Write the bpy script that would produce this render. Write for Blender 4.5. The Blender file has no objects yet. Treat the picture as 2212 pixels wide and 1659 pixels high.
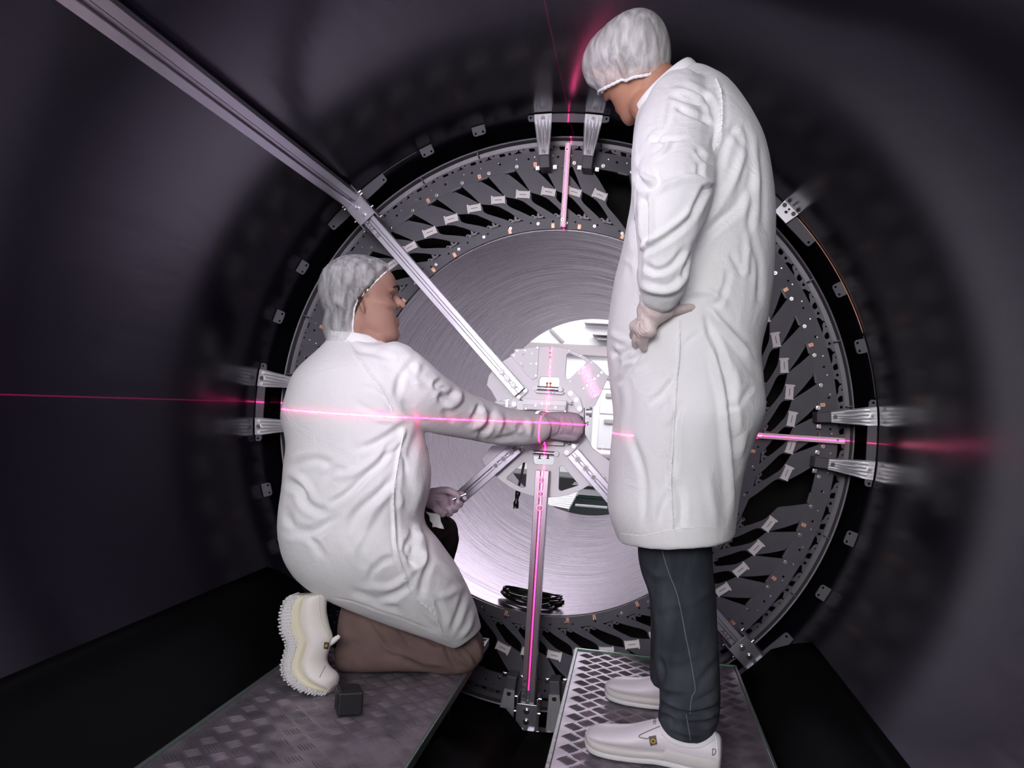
import bpy, bmesh, math, random
from mathutils import Vector, Matrix, Euler, noise
random.seed(7)
S = bpy.context.scene
COL = S.collection
PI = math.pi
R = math.radians

# ------------------------------------------------------------ camera
CAMP = Vector((0.2935, 0.0, 0.0510)); FPX = 1784.36
CR = Vector((0.98717209, 0.14603918, 0.06452767))
CU = Vector((-0.06016127, -0.03412519, 0.99760518))
CF = Vector((-0.14789146, 0.98869006, 0.02490154))
cd = bpy.data.cameras.new('camera'); cam = bpy.data.objects.new('camera', cd); COL.objects.link(cam)
cd.sensor_fit = 'HORIZONTAL'; cd.sensor_width = 36.0; cd.lens = 36.0 * FPX / 2212.0
cd.clip_start = 0.02; cd.clip_end = 60
M = Matrix.Identity(4)
for i in range(3):
    M[i][0] = CR[i]; M[i][1] = CU[i]; M[i][2] = -CF[i]; M[i][3] = CAMP[i]
cam.matrix_world = M
S.camera = cam
# ------------------------------------------------------------ exposure
S.view_settings.view_transform = 'Standard'; S.view_settings.look = 'None'
S.view_settings.gamma = 1; S.view_settings.use_curve_mapping = False
S.view_settings.exposure = 0.0
# ------------------------------------------------------------ world
w = bpy.data.worlds.new('world'); S.world = w; w.use_nodes = True
w.node_tree.nodes['Background'].inputs[0].default_value = (0.75, 0.74, 0.85, 1)
w.node_tree.nodes['Background'].inputs[1].default_value = 0.07
# ------------------------------------------------------------ lights
def area(name, loc, target, sx, sy, power, col):
    ld = bpy.data.lights.new(name, 'AREA'); ld.shape = 'RECTANGLE'; ld.size = sx; ld.size_y = sy
    ld.energy = power; ld.color = col
    o = bpy.data.objects.new(name, ld); COL.objects.link(o); o.location = loc
    o.rotation_euler = (Vector(target) - Vector(loc)).to_track_quat('-Z', 'Y').to_euler()
    return o
area('clean_room_light_front', (-0.10, -1.3, 0.70), (0.0, 2.4, 0.0), 1.3, 0.8, 66, (1.0, 0.985, 0.96))
area('lilac_side_fill', (-1.1, -0.9, 0.1), (0.4, 2.2, -0.1), 0.5, 1.0, 5, (0.80, 0.72, 1.0))  # added lilac fill from the left for the reaching sleeve
area('hub_fill_left', (-0.55, 0.75, 0.80), (0.0, 2.8, -0.1), 0.35, 0.25, 3.5, (0.86, 0.76, 1.0))  # added fill out of view, brightens hub and sleeve
area('hub_fill_top', (-0.22, 1.5, 0.88), (-0.1, 2.75, 0.0), 0.22, 0.16, 2.4, (0.93, 0.82, 1.0))  # unseen lamp added overhead to lift the sleeve near the hub
area('ring_fill_right', (0.75, 0.8, 0.72), (0.6, 2.9, 0.0), 0.3, 0.2, 1.6, (0.86, 0.76, 1.0))  # unseen fill added to lighten the right brackets and ring
area('far_room_ceiling_light', (0.3, 7.6, 1.75), (0.3, 7.6, -1.0), 3.6, 2.6, 64, (0.99, 0.96, 1.0))
area('far_room_wall_wash', (0.6, 6.35, 1.45), (0.3, 9.0, -0.2), 2.4, 0.5, 60, (0.99, 0.97, 1.0))
area('far_bore_fill', (0.1, 7.5, 1.0), (0.0, 4.2, -0.7), 1.6, 0.6, 32, (0.95, 0.90, 1.0))  # lamp added to brighten the bottom of the bore
def laser(name, loc, rot, energy, half, vert, horz, hmin=-1.0, hmax=1.0, vmin=-1.0, vmax=1.0):
    # a cross line laser: a spot light whose beam is two thin fans (x = tan sideways, y = tan upwards of the beam)
    ld = bpy.data.lights.new(name, 'SPOT'); ld.energy = energy; ld.color = (1.0, 0.01, 0.20)
    ld.spot_size = R(150); ld.spot_blend = 0; ld.shadow_soft_size = 0.0
    ld.use_nodes = True; nt = ld.node_tree; em = nt.nodes['Emission']
    tc = nt.nodes.new('ShaderNodeTexCoord'); sp = nt.nodes.new('ShaderNodeSeparateXYZ')
    nt.links.new(tc.outputs['Normal'], sp.inputs[0])
    def mth(op, a, b=None, c=None):
        n = nt.nodes.new('ShaderNodeMath'); n.operation = op
        for k, v in enumerate((a, b, c)):
            if v is None: continue
            if isinstance(v, (int, float)): n.inputs[k].default_value = v
            else: nt.links.new(v, n.inputs[k])
        return n.outputs[0]
    az = mth('ABSOLUTE', sp.outputs[2])
    tx = mth('DIVIDE', sp.outputs[0], az); ty = mth('DIVIDE', sp.outputs[1], az)
    def fan(t, u, lo, hi):
        at_ = mth('ABSOLUTE', t); core = mth('ADD', mth('LESS_THAN', at_, half), mth('MULTIPLY', mth('POWER', 2.718, mth('MULTIPLY', at_, -1.0 / (half * 4))), 0.03))
        return mth('MULTIPLY', mth('MULTIPLY', core, mth('GREATER_THAN', u, lo)), mth('LESS_THAN', u, hi))
    tot = mth('ADD', mth('MULTIPLY', fan(tx, ty, vmin, vmax), vert), mth('MULTIPLY', fan(ty, tx, hmin, hmax), horz))
    nt.links.new(tot, em.inputs['Strength'])
    o = bpy.data.objects.new(name, ld); COL.objects.link(o); o.location = loc
    o.rotation_euler = rot
    return o
# aimed along +Y: local x -> world +X, local y -> world +Z
laser('line_laser_front', (0.0, -0.9, 0.0), (R(90), 0, 0), 14000, 0.0006, 0.5, 1.0, -1.2, 0.108, -0.245, 1.2)
laser('line_laser_side', (0.98, 0.2, 0.0), (R(90), 0, 0), 1600, 0.0008, 0.0, 1.0, -0.12, 0.3)

sl = bpy.data.lights.new('hub_fill_spot', 'SPOT'); sl.energy = 125; sl.color = (0.94, 0.84, 1.0); sl.spot_size = R(17); sl.spot_blend = 0.8; sl.shadow_soft_size = 0.12  # narrow fill spot added behind the camera for hub and sleeve
so_l = bpy.data.objects.new('hub_fill_spot', sl); COL.objects.link(so_l); so_l.location = (-0.25, -0.9, 0.35); so_l.rotation_euler = (Vector((-0.02, 2.7, -0.04)) - Vector((-0.25, -0.9, 0.35))).to_track_quat('-Z', 'Y').to_euler()
# scattered laser light: a speckled streak on the hub plate
ld = bpy.data.lights.new('laser_scatter', 'SPOT'); ld.energy = 1500; ld.color = (1.0, 0.10, 0.42); ld.spot_size = R(9); ld.spot_blend = 0.3; ld.shadow_soft_size = 0.0
ld.use_nodes = True; nt = ld.node_tree; em = nt.nodes['Emission']; tc = nt.nodes.new('ShaderNodeTexCoord'); sp = nt.nodes.new('ShaderNodeSeparateXYZ'); nt.links.new(tc.outputs['Normal'], sp.inputs[0])
def lm(op, a, b=None):
    n = nt.nodes.new('ShaderNodeMath'); n.operation = op
    for k, v in enumerate((a, b)):
        if v is None: continue
        if isinstance(v, (int, float)): n.inputs[k].default_value = v
        else: nt.links.new(v, n.inputs[k])
    return n.outputs[0]
across = lm('ADD', lm('MULTIPLY', sp.outputs[0], 0.88), lm('MULTIPLY', sp.outputs[1], 0.47)); along = lm('SUBTRACT', lm('MULTIPLY', sp.outputs[1], 0.88), lm('MULTIPLY', sp.outputs[0], 0.47))
nzl = nt.nodes.new('ShaderNodeTexNoise'); nzl.inputs['Scale'].default_value = 900; nzl.inputs['Detail'].default_value = 3; nt.links.new(tc.outputs['Normal'], nzl.inputs[0])
prof = lm('MULTIPLY', lm('POWER', 2.718, lm('MULTIPLY', lm('MULTIPLY', across, across), -60000.0)), lm('LESS_THAN', lm('ABSOLUTE', along), 0.0165))
spk = lm('ADD', lm('MULTIPLY', lm('GREATER_THAN', nzl.outputs[0], 0.52), 1.0), 0.25)
nt.links.new(lm('MULTIPLY', prof, spk), em.inputs['Strength'])
o = bpy.data.objects.new('laser_scatter', ld); COL.objects.link(o); o.location = (0.0, -0.5, 0.6)
o.rotation_euler = (Vector((0.138, 2.82, 0.147)) - Vector((0.0, -0.5, 0.6))).to_track_quat('-Z', 'Y').to_euler()

# ------------------------------------------------------------ helpers
def at(px, py, Y):
    d = CR * ((px - 1106) / FPX) - CU * ((py - 829.5) / FPX) + CF
    return CAMP + d * (Y / d.y)
def at_r(px, py, r):
    d = CR * ((px - 1106) / FPX) - CU * ((py - 829.5) / FPX) + CF
    a = d.x * d.x + d.z * d.z; b = CAMP.x * d.x + CAMP.z * d.z; c = CAMP.x ** 2 + CAMP.z ** 2 - r * r
    return CAMP + d * ((-b + math.sqrt(b * b - a * c)) / a)
def pol(r, deg, y=0.0): return Vector((r * math.cos(R(deg)), y, r * math.sin(R(deg))))

def tag(o, label=None, cat=None, group=None, kind=None):
    if label: o['label'] = label
    if cat: o['category'] = cat
    if group: o['group'] = group
    if kind: o['kind'] = kind
    return o
def empty(name, loc=(0, 0, 0), label=None, cat=None, group=None):
    o = bpy.data.objects.new(name, None); COL.objects.link(o); o.location = loc; o.empty_display_size = 0.05
    return tag(o, label, cat, group)
def link(name, me, mat=None, parent=None, smooth=False):
    if mat is not None:
        me.materials.clear()
        for m in (mat if isinstance(mat, (list, tuple)) else [mat]): me.materials.append(m)
    if smooth:
        for p in me.polygons: p.use_smooth = True
    o = bpy.data.objects.new(name, me); COL.objects.link(o)
    if parent is not None:
        o.parent = parent
        o.location = -Vector(parent_world(parent))
    return o
def parent_world(p):
    v = Vector(p.location)
    while p.parent is not None:
        p = p.parent; v += Vector(p.location)
    return v
def obj(name, bm, mat, parent=None, smooth=False, recalc=True):
    if recalc: bmesh.ops.recalc_face_normals(bm, faces=bm.faces)
    me = bpy.data.meshes.new(name); bm.to_mesh(me); bm.free()
    o = link(name, me, mat, parent, smooth)
    if smooth == 'auto':
        me.set_sharp_from_angle(angle=R(35))
    return o
def newbm(): return bmesh.new()
def box(bm, c, s, rot=None, bev=0.0):
    m = Matrix.Translation(Vector(c))
    if rot is not None: m = m @ (rot.to_4x4() if not isinstance(rot, Euler) else rot.to_matrix().to_4x4())
    r = bmesh.ops.create_cube(bm, size=1.0, matrix=Matrix.Identity(4))
    vs = r['verts']
    for v in vs: v.co = Vector((v.co.x * s[0], v.co.y * s[1], v.co.z * s[2]))
    if bev > 0:
        es = list({e for v in vs for e in v.link_edges})
        rr = bmesh.ops.bevel(bm, geom=es, offset=bev, segments=2, affect='EDGES', profile=0.5)
        vs = list({v for f in rr['faces'] for v in f.verts} | {v for v in vs if v.is_valid})
    for v in vs: v.co = m @ v.co
    return vs
def cyl(bm, a, b, r, r2=None, n=16, cap=True):
    a = Vector(a); b = Vector(b); d = b - a; L = d.length
    m = Matrix.Translation((a + b) / 2) @ d.to_track_quat('Z', 'Y').to_matrix().to_4x4()
    return bmesh.ops.create_cone(bm, cap_ends=cap, segments=n, radius1=r, radius2=r if r2 is None else r2, depth=L, matrix=m)['verts']
def ring_loft(bm, rings, cap=True, closed=True):
    loops = [[bm.verts.new(p) for p in rg] for rg in rings]
    n = len(loops[0])
    for a, b in zip(loops[:-1], loops[1:]):
        for i in range(n if closed else n - 1):
            j = (i + 1) % n
            bm.faces.new((a[i], a[j], b[j], b[i]))
    if cap and closed:
        bm.faces.new(list(reversed(loops[0]))); bm.faces.new(loops[-1])
    return loops
def tube(bm, pts, rad, n=8, cap=True):
    pts = [Vector(p) for p in pts]; rings = []
    up = Vector((0.13, 0.31, 0.94))
    t0 = (pts[1] - pts[0]).normalized(); u = t0.cross(up).normalized()
    for i, p in enumerate(pts):
        t = (pts[min(i + 1, len(pts) - 1)] - pts[max(i - 1, 0)]).normalized()
        u = (u - t * u.dot(t)).normalized(); v = t.cross(u)
        r = rad[i] if isinstance(rad, (list, tuple)) else rad
        rings.append([p + (u * math.cos(2 * PI * k / n) + v * math.sin(2 * PI * k / n)) * r for k in range(n)])
    ring_loft(bm, rings, cap)
def spline(pts, n):
    # Catmull-Rom through pts, n samples per span; works on tuples of any length
    out = []; P = [pts[0]] + list(pts) + [pts[-1]]
    for i in range(1, len(P) - 2):
        for k in range(n):
            t = k / n; q = []
            for a, b, c, d in zip(P[i - 1], P[i], P[i + 1], P[i + 2]):
                q.append(0.5 * (2 * b + (c - a) * t + (2 * a - 5 * b + 4 * c - d) * t * t + (3 * b - a - 3 * c + d) * t ** 3))
            out.append(tuple(q))
    out.append(tuple(pts[-1])); return out
def plate_mesh(loops, y0, y1, bevel=0.0):
    # loops: 2D (x, z) polygons, first the outline then holes -> a solid plate between depths y0 and y1
    cu = bpy.data.curves.new('tmp', 'CURVE'); cu.dimensions = '2D'; cu.fill_mode = 'BOTH'
    cu.extrude = abs(y1 - y0) / 2 - bevel; cu.bevel_depth = bevel; cu.offset = -bevel
    if bevel: cu.bevel_resolution = 0
    for lp in loops:
        s = cu.splines.new('POLY'); s.points.add(len(lp) - 1); s.use_cyclic_u = True
        for k, (x, z) in enumerate(lp): s.points[k].co = (x, z, 0, 1)
    o = bpy.data.objects.new('tmp', cu)
    me = bpy.data.meshes.new_from_object(o)
    bpy.data.objects.remove(o); bpy.data.curves.remove(cu)
    ym = (y0 + y1) / 2
    me.transform(Matrix(((1, 0, 0, 0), (0, 0, 1, ym), (0, 1, 0, 0), (0, 0, 0, 1))))
    me.flip_normals()
    return me
def plate(name, loops, y0, y1, mat, parent=None, bevel=0.0):
    return link(name, plate_mesh(loops, y0, y1, bevel), mat, parent)
def circ(cx, cz, r, n=20): return [(cx + r * math.cos(2 * PI * k / n), cz + r * math.sin(2 * PI * k / n)) for k in range(n)]
def rrect(cx, cz, w, h, r, n=4, rot=0.0):
    out = []
    for k, (sx, sz) in enumerate(((1, 1), (-1, 1), (-1, -1), (1, -1))):
        for j in range(n + 1):
            a = R(90 * k + 90 * j / n)
            out.append((sx * (w / 2 - r) + r * math.cos(a), sz * (h / 2 - r) + r * math.sin(a)))
    c, s = math.cos(rot), math.sin(rot)
    return [(cx + x * c - z * s, cz + x * s + z * c) for x, z in out]
def copy_tree(o, parent=None):
    c = o.copy(); COL.objects.link(c); c.parent = parent
    for ch in list(o.children):
        if ch.name in bpy.data.objects: copy_tree(ch, c)
    return c
# ------------------------------------------------------------ materials
def mat(name, col, rough=0.5, metal=0.0, spec=0.5, bump=None, var=None, sub=0.0, coat=0.0, ior=1.5, aniso=None, sheen=0.0):
    m = bpy.data.materials.new(name); m.use_nodes = True; nt = m.node_tree; b = nt.nodes['Principled BSDF']
    b.inputs['Base Color'].default_value = (*col, 1); b.inputs['Roughness'].default_value = rough
    b.inputs['Metallic'].default_value = metal; b.inputs['Specular IOR Level'].default_value = spec
    b.inputs['IOR'].default_value = ior
    if sub: b.inputs['Subsurface Weight'].default_value = sub; b.inputs['Subsurface Radius'].default_value = (0.02, 0.008, 0.005); b.inputs['Subsurface Scale'].default_value = 0.5
    if coat: b.inputs['Coat Weight'].default_value = coat; b.inputs['Coat Roughness'].default_value = 0.1
    if sheen: b.inputs['Sheen Weight'].default_value = sheen
    tc = nt.nodes.new('ShaderNodeTexCoord')
    if var:   # (scale xyz, second colour, low, high)
        mp = nt.nodes.new('ShaderNodeMapping'); mp.inputs['Scale'].default_value = var[0]
        nz = nt.nodes.new('ShaderNodeTexNoise'); nz.inputs['Scale'].default_value = 1; nz.inputs['Detail'].default_value = 5
        cr = nt.nodes.new('ShaderNodeValToRGB'); cr.color_ramp.elements[0].position = var[2]; cr.color_ramp.elements[1].position = var[3]
        cr.color_ramp.elements[0].color = (*col, 1); cr.color_ramp.elements[1].color = (*var[1], 1)
        nt.links.new(tc.outputs['Object'], mp.inputs[0]); nt.links.new(mp.outputs[0], nz.inputs[0]); nt.links.new(nz.outputs[0], cr.inputs[0]); nt.links.new(cr.outputs[0], b.inputs['Base Color'])
    if bump:  # (scale xyz, strength, distance)
        mp = nt.nodes.new('ShaderNodeMapping'); mp.inputs['Scale'].default_value = bump[0]
        nz = nt.nodes.new('ShaderNodeTexNoise'); nz.inputs['Scale'].default_value = 1; nz.inputs['Detail'].default_value = 4
        bu = nt.nodes.new('ShaderNodeBump'); bu.inputs['Strength'].default_value = bump[1]; bu.inputs['Distance'].default_value = bump[2]
        nt.links.new(tc.outputs['Object'], mp.inputs[0]); nt.links.new(mp.outputs[0], nz.inputs[0]); nt.links.new(nz.outputs[0], bu.inputs['Height']); nt.links.new(bu.outputs[0], b.inputs['Normal'])
    return m
MT = {}
MT['shell'] = mat('black_composite', (0.009, 0.0072, 0.014), 0.19, 0.0, 0.42, ior=1.42, bump=((6, 1.2, 6), 0.15, 0.01))
MT['shell'].node_tree.nodes['Principled BSDF'].inputs['Specular Tint'].default_value = (0.78, 0.68, 1.0, 1)
MT['mat'] = mat('black_mat', (0.004, 0.004, 0.005), 0.7, spec=0.2)
MT['disc'] = mat('grey_composite', (0.115, 0.106, 0.135), 0.45, 0.0, 0.5, var=((9, 9, 9), (0.085, 0.079, 0.102), 0.35, 0.7))
MT['dark'] = mat('black_void', (0.003, 0.003, 0.003), 0.6, spec=0.2)
MT['rim'] = mat('rim_grey', (0.14, 0.128, 0.155), 0.42, 0.3)
MT['alu'] = mat('aluminium', (0.42, 0.40, 0.46), 0.32, 0.85, bump=((90, 90, 4), 0.05, 0.002))
MT['alubright'] = mat('machined_aluminium', (0.66, 0.64, 0.70), 0.34, 0.55)
MT['steel'] = mat('steel', (0.70, 0.69, 0.72), 0.22, 1.0)
MT['dsteel'] = mat('dark_steel', (0.16, 0.15, 0.16), 0.3, 0.9)
MT['copper'] = mat('copper_tab', (0.85, 0.42, 0.30), 0.4, 0.4)
MT['white'] = mat('white_plastic', (0.95, 0.89, 0.91), 0.45)
MT['whitepaint'] = mat('white_paint', (0.80, 0.80, 0.82), 0.5)
MT['black'] = mat('black_plastic', (0.008, 0.008, 0.009), 0.35)
MT['ink'] = mat('black_ink', (0.02, 0.02, 0.02), 0.6)
MT['green'] = mat('green_edge', (0.05, 0.16, 0.09), 0.25, bump=((40, 8, 40), 0.2, 0.002))
MT['greyedge'] = mat('grey_green_edge', (0.10, 0.13, 0.12), 0.35, bump=((60, 60, 60), 0.5, 0.003))
# ============================================================ shell, bore, far room
def cyl_shell(name, r, y0, y1, m, a0=0, a1=360, n=128, ny=2, thick=0.0, parent=None, flip=True):
    bm = newbm(); full = abs(a1 - a0) >= 360
    k = n if full else n + 1
    rings = []
    for j in range(ny):
        y = y0 + (y1 - y0) * j / (ny - 1)
        rings.append([pol(r, a0 + (a1 - a0) * i / n, y) for i in range(k)])
    ring_loft(bm, rings, cap=False, closed=full)
    if thick:
        rings = []
        for j in range(ny):
            y = y0 + (y1 - y0) * j / (ny - 1)
            rings.append([pol(r + thick, a0 + (a1 - a0) * i / n, y) for i in range(k)])
        ring_loft(bm, rings, cap=False, closed=full)
        for y in (y0, y1):
            ring_loft(bm, [[pol(rr, a0 + (a1 - a0) * i / n, y) for i in range(k)] for rr in (r, r + thick)], cap=False, closed=full)
        bmesh.ops.remove_doubles(bm, verts=bm.verts, dist=1e-5)
    o = obj(name, bm, m, parent, True)
    o.data.set_sharp_from_angle(angle=R(40))
    return o
tag(cyl_shell('wall_round', 1.10, -0.45, 3.40, MT['shell'], n=192, ny=24, thick=0.03), kind='structure')
# the black closing wall behind the ring
bmw = newbm(); n = 128
ring_loft(bmw, [[pol(rr, 360 * i / n, yy) for i in range(n)] for rr, yy in ((0.725, 3.30), (1.099, 3.30), (1.099, 3.33), (0.725, 3.33), (0.725, 3.30))], cap=False)
tag(obj('wall_end', bmw, MT['dark']), kind='structure')

# brushed metal bore tube
mb = bpy.data.materials.new('brushed_metal_bore'); mb.use_nodes = True; nt = mb.node_tree; b = nt.nodes['Principled BSDF']
b.inputs['Metallic'].default_value = 0.9; b.inputs['Base Color'].default_value = (0.235, 0.215, 0.245, 1)
b.inputs['Specular Tint'].default_value = (0.66, 0.62, 0.66, 1)
tc = nt.nodes.new('ShaderNodeTexCoord')
sep = nt.nodes.new('ShaderNodeSeparateXYZ'); nt.links.new(tc.outputs['Object'], sep.inputs[0])
def nm(op, a, b_=None):
    n_ = nt.nodes.new('ShaderNodeMath'); n_.operation = op
    for k, v in enumerate((a, b_)):
        if v is None: continue
        if isinstance(v, (int, float)): n_.inputs[k].default_value = v
        else: nt.links.new(v, n_.inputs[k])
    return n_.outputs[0]
ang = nm('ARCTAN2', sep.outputs[2], sep.outputs[0])
cmb = nt.nodes.new('ShaderNodeCombineXYZ')
nt.links.new(nm('MULTIPLY', ang, 1.1), cmb.inputs[0]); nt.links.new(nm('MULTIPLY', nm('ADD', sep.outputs[1], nm('MULTIPLY', ang, 0.10)), 26.0), cmb.inputs[1])
nz = nt.nodes.new('ShaderNodeTexNoise'); nz.inputs['Scale'].default_value = 1.6; nz.inputs['Detail'].default_value = 6; nz.inputs['Roughness'].default_value = 0.62
nt.links.new(cmb.outputs[0], nz.inputs[0])
cr = nt.nodes.new('ShaderNodeValToRGB'); cr.color_ramp.elements[0].position = 0.35; cr.color_ramp.elements[1].position = 0.65
cr.color_ramp.elements[0].color = (0.16, 0.16, 0.16, 1); cr.color_ramp.elements[1].color = (0.36, 0.36, 0.36, 1)
nt.links.new(nz.outputs[0], cr.inputs[0]); nt.links.new(cr.outputs[0], b.inputs['Roughness'])
bu = nt.nodes.new('ShaderNodeBump'); bu.inputs['Strength'].default_value = 0.22; bu.inputs['Distance'].default_value = 0.003
nt.links.new(nz.outputs[0], bu.inputs['Height']); nt.links.new(bu.outputs[0], b.inputs['Normal'])
MT['bore'] = mb
bore = cyl_shell('bore_tube', 0.700, 3.0, 5.92, mb, n=160, ny=10, thick=0.02)
tag(bore, 'long brushed metal tube behind the centre of the round dark ring', 'metal tube')

# far clean room, seen through the bore
def room_box(name, c, s, m):
    bm = newbm(); box(bm, c, s); return tag(obj(name, bm, m), kind='structure')
room_box('wall_back', (0.2, 9.05, 0.0), (5.2, 0.1, 3.8), MT['whitepaint'])
room_box('wall_left', (-2.4, 7.6, 0.0), (0.1, 3.0, 3.8), MT['whitepaint'])
room_box('wall_right', (2.8, 7.6, 0.0), (0.1, 3.0, 3.8), MT['whitepaint'])
MT['floor'] = mat('grey_floor', (0.06, 0.055, 0.06), 0.5)
room_box('floor', (0.2, 7.6, -1.75), (5.2, 3.0, 0.1), MT['floor'])
room_box('ceiling', (0.2, 7.6, 1.85), (5.2, 3.0, 0.1), MT['whitepaint'])
bmw = newbm()
for (cx, cz, sx, sz) in ((-1.6, 0, 1.6, 3.6), (1.98, 0, 1.6, 3.6), (0.2, 1.31, 2.1, 1.1), (0.2, -1.29, 2.1, 1.1)):
    box(bmw, (cx if abs(cx) > 1 else cx, 6.12, cz), (sx, 0.06, sz))
tag(obj('wall_front', bmw, MT['whitepaint']), kind='structure')
# grey wall band, white ceiling duct and panel frames of the far room
MT['taupe'] = mat('taupe_panel', (0.30, 0.27, 0.28), 0.5)
bm = newbm(); box(bm, (0.2, 8.935, 0.685), (4.6, 0.12, 0.115), bev=0.01)
tag(obj('cable_trunking', bm, MT['taupe']), 'taupe grey trunking running across the far white wall above the hub', 'trunking')
for i, (px0, py0, px1, py1) in enumerate(((1262, 697, 1330, 700), (1280, 722, 1330, 725), (1290, 731, 1330, 735))):
    p0 = at(px0, py0, 8.75); p1 = at(px1, py1, 8.75)
    bm = newbm(); box(bm, ((p0.x + p1.x) / 2 + 0.4, 8.87, (p0.z + p1.z) / 2), (p1.x - p0.x + 0.8, 0.25, 0.008))
    o = tag(obj('shelf', bm, MT['taupe']), ['thin grey shelf near the top of the far bright opening', 'thin grey shelf in the middle of three in the far opening', 'lowest thin grey shelf in the far bright opening'][i], 'shelf', 'shelves hanging in the far room')
bm = newbm(); a = at(1190, 712, 8.97); c = at(1216, 738, 8.97); mid = (a + c) / 2; dd = c - a
box(bm, mid, (dd.length + 0.02, 0.05, 0.03), Matrix.Rotation(-math.atan2(dd.z, dd.x), 3, 'Y'), 0.004)
tag(obj('diagonal_strut', bm, MT['taupe']), 'grey diagonal strut high in the far bright opening', 'strut')
# white drawer cabinet at the right of the far opening
dc = empty('cabinet', (0.12, 8.35, -0.3), 'white wall cabinet with a handled drawer and lower panels, seen through the far opening', 'cabinet')
bm = newbm(); box(bm, (0.36, 8.62, -0.62), (0.95, 0.5, 2.14), bev=0.01); obj('body', bm, MT['whitepaint'], dc)
MT['offwhite'] = mat('off_white_panel', (0.62, 0.62, 0.64), 0.45)
for (z0, z1) in ((0.27, 0.42), (0.02, 0.24), (-0.33, -0.02), (-0.62, -0.37)):
    bm = newbm(); box(bm, (0.30, 8.36, (z0 + z1) / 2), (0.70, 0.02, z1 - z0), bev=0.006); d_ = obj('drawer', bm, MT['offwhite'], dc)
    bm = newbm(); box(bm, (0.10, 8.335, z1 - 0.035), (0.19, 0.03, 0.045), bev=0.008); obj('handle', bm, MT['taupe'], d_)
# dark bench and crate low in the far opening
bm = newbm(); box(bm, (-0.62, 8.4, -0.72), (1.0, 0.6, 0.20), bev=0.01); box(bm, (-1.05, 8.4, -1.26), (0.06, 0.6, 0.88)); box(bm, (-0.2, 8.4, -1.26), (0.06, 0.6, 0.88))
tag(obj('workbench', bm, MT['black']), 'dark workbench visible through the triangular cut-outs of the hub plate', 'bench')
MT['darkgreen'] = mat('dark_green_crate', (0.006, 0.02, 0.014), 0.25)
cr_ = empty('crate', tuple(at(1275, 1098, 6.9)), 'black green plastic crate at the bottom of the far opening', 'crate')
p0 = at(1216, 1062, 6.9); p1 = at(1345, 1118, 6.9)
bm = newbm(); box(bm, ((p0.x + p1.x) / 2 + 0.04, 7.0, (p0.z + p1.z) / 2 - 0.08), (p1.x - p0.x + 0.1, 0.5, p0.z - p1.z + 0.14), bev=0.02); obj('body', bm, MT['darkgreen'], cr_)
bm = newbm(); pa = at(1275, 1098, 6.6); box(bm, (pa.x, 6.74, pa.z), (0.26, 0.03, 0.018), bev=0.004); obj('handle', bm, MT['offwhite'], cr_)
wb = empty('instrument_box', tuple(at(1275, 1072, 6.7)), 'small white box standing on the dark crate in the far opening', 'box')
bm = newbm(); pa = at(1276, 1062, 6.85); box(bm, (pa.x, 6.9, pa.z), (0.21, 0.25, 0.055), bev=0.008); obj('body', bm, MT['whitepaint'], wb)
bm = newbm(); pa = at(1276, 1054, 6.85); box(bm, (pa.x + 0.02, 6.9, pa.z + 0.012), (0.34, 0.28, 0.022), bev=0.004)
obj('lid', bm, MT['black'], wb)
# ribbed grey ramp under the hub
pa = [at(1182, 1072, 6.3), at(1250, 1058, 6.3), at(1228, 1099, 6.0), at(1170, 1088, 6.0)]
bm = newbm()
for k in range(9):
    t0 = k / 9; t1 = (k + 0.8) / 9
    q = [pa[3].lerp(pa[0], t0), pa[2].lerp(pa[1], t0), pa[2].lerp(pa[1], t1), pa[3].lerp(pa[0], t1)]
    vs = [bm.verts.new(v) for v in q] + [bm.verts.new(v - Vector((0, 0, 0.02))) for v in q]
    for f in ((0, 1, 2, 3), (7, 6, 5, 4), (0, 4, 5, 1), (1, 5, 6, 2), (2, 6, 7, 3), (3, 7, 4, 0)): bm.faces.new([vs[i] for i in f])
tag(obj('ribbed_ramp', bm, MT['offwhite']), 'pale ribbed grating piece lying at the far end of the metal tube below the hub', 'grating')

# ============================================================ black floor covering of the cylinder
bm = newbm(); rings = []
for j in range(12):
    y = -0.4 + (2.74 + 0.4) * j / 11
    rg = []
    for i in range(61):
        t = i / 60; a = 211.2 + (324.5 - 211.2) * t
        e = min(t, 1 - t) * 60
        r_ = 1.094 - 0.075 * min(1, e / 3.0) ** 0.7
        if 228 < a < 268.5: r_ -= 0.062 * min(1, (a - 228) / 8) * min(1, (268.5 - a) / 1.2)
        rg.append(pol(r_, a, y))
    rings.append(rg)
ring_loft(bm, rings, cap=False, closed=False)
bmesh.ops.solidify(bm, geom=bm.faces[:], thickness=0.004)
tag(obj('floor_cover', bm, MT['mat'], None, True), 'matt black sheet lining the bottom of the cylinder beneath the walkways', 'floor cover')

# ============================================================ tread plate walkways
MT['tread'] = mat('tread_plate', (0.38, 0.33, 0.38), 0.44, 0.75, var=((14, 14, 14), (0.22, 0.20, 0.23), 0.4, 0.7), bump=((500, 500, 500), 0.12, 0.0006))
def bar_lens(bm, cx, cy, z, ang, L=0.037, W=0.0040, H=0.0028):
    c, s = math.cos(ang), math.sin(ang); st = [(-1, 0.0), (-0.6, 0.75), (0, 1.0), (0.6, 0.75), (1, 0.0)]
    top = []; l = []; r_ = []
    for t, wf in st:
        x = t * L / 2
        for lst, yy, zz in ((l, wf * W / 2, 0.0), (top, 0, H * (0.15 + 0.85 * wf)), (r_, -wf * W / 2, 0.0)):
            lst.append(bm.verts.new((cx + x * c - yy * s, cy + x * s + yy * c, z + zz)))
    for i in range(4):
        bm.faces.new((l[i], l[i + 1], top[i + 1], top[i])); bm.faces.new((top[i], top[i + 1], r_[i + 1], r_[i]))
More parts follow.
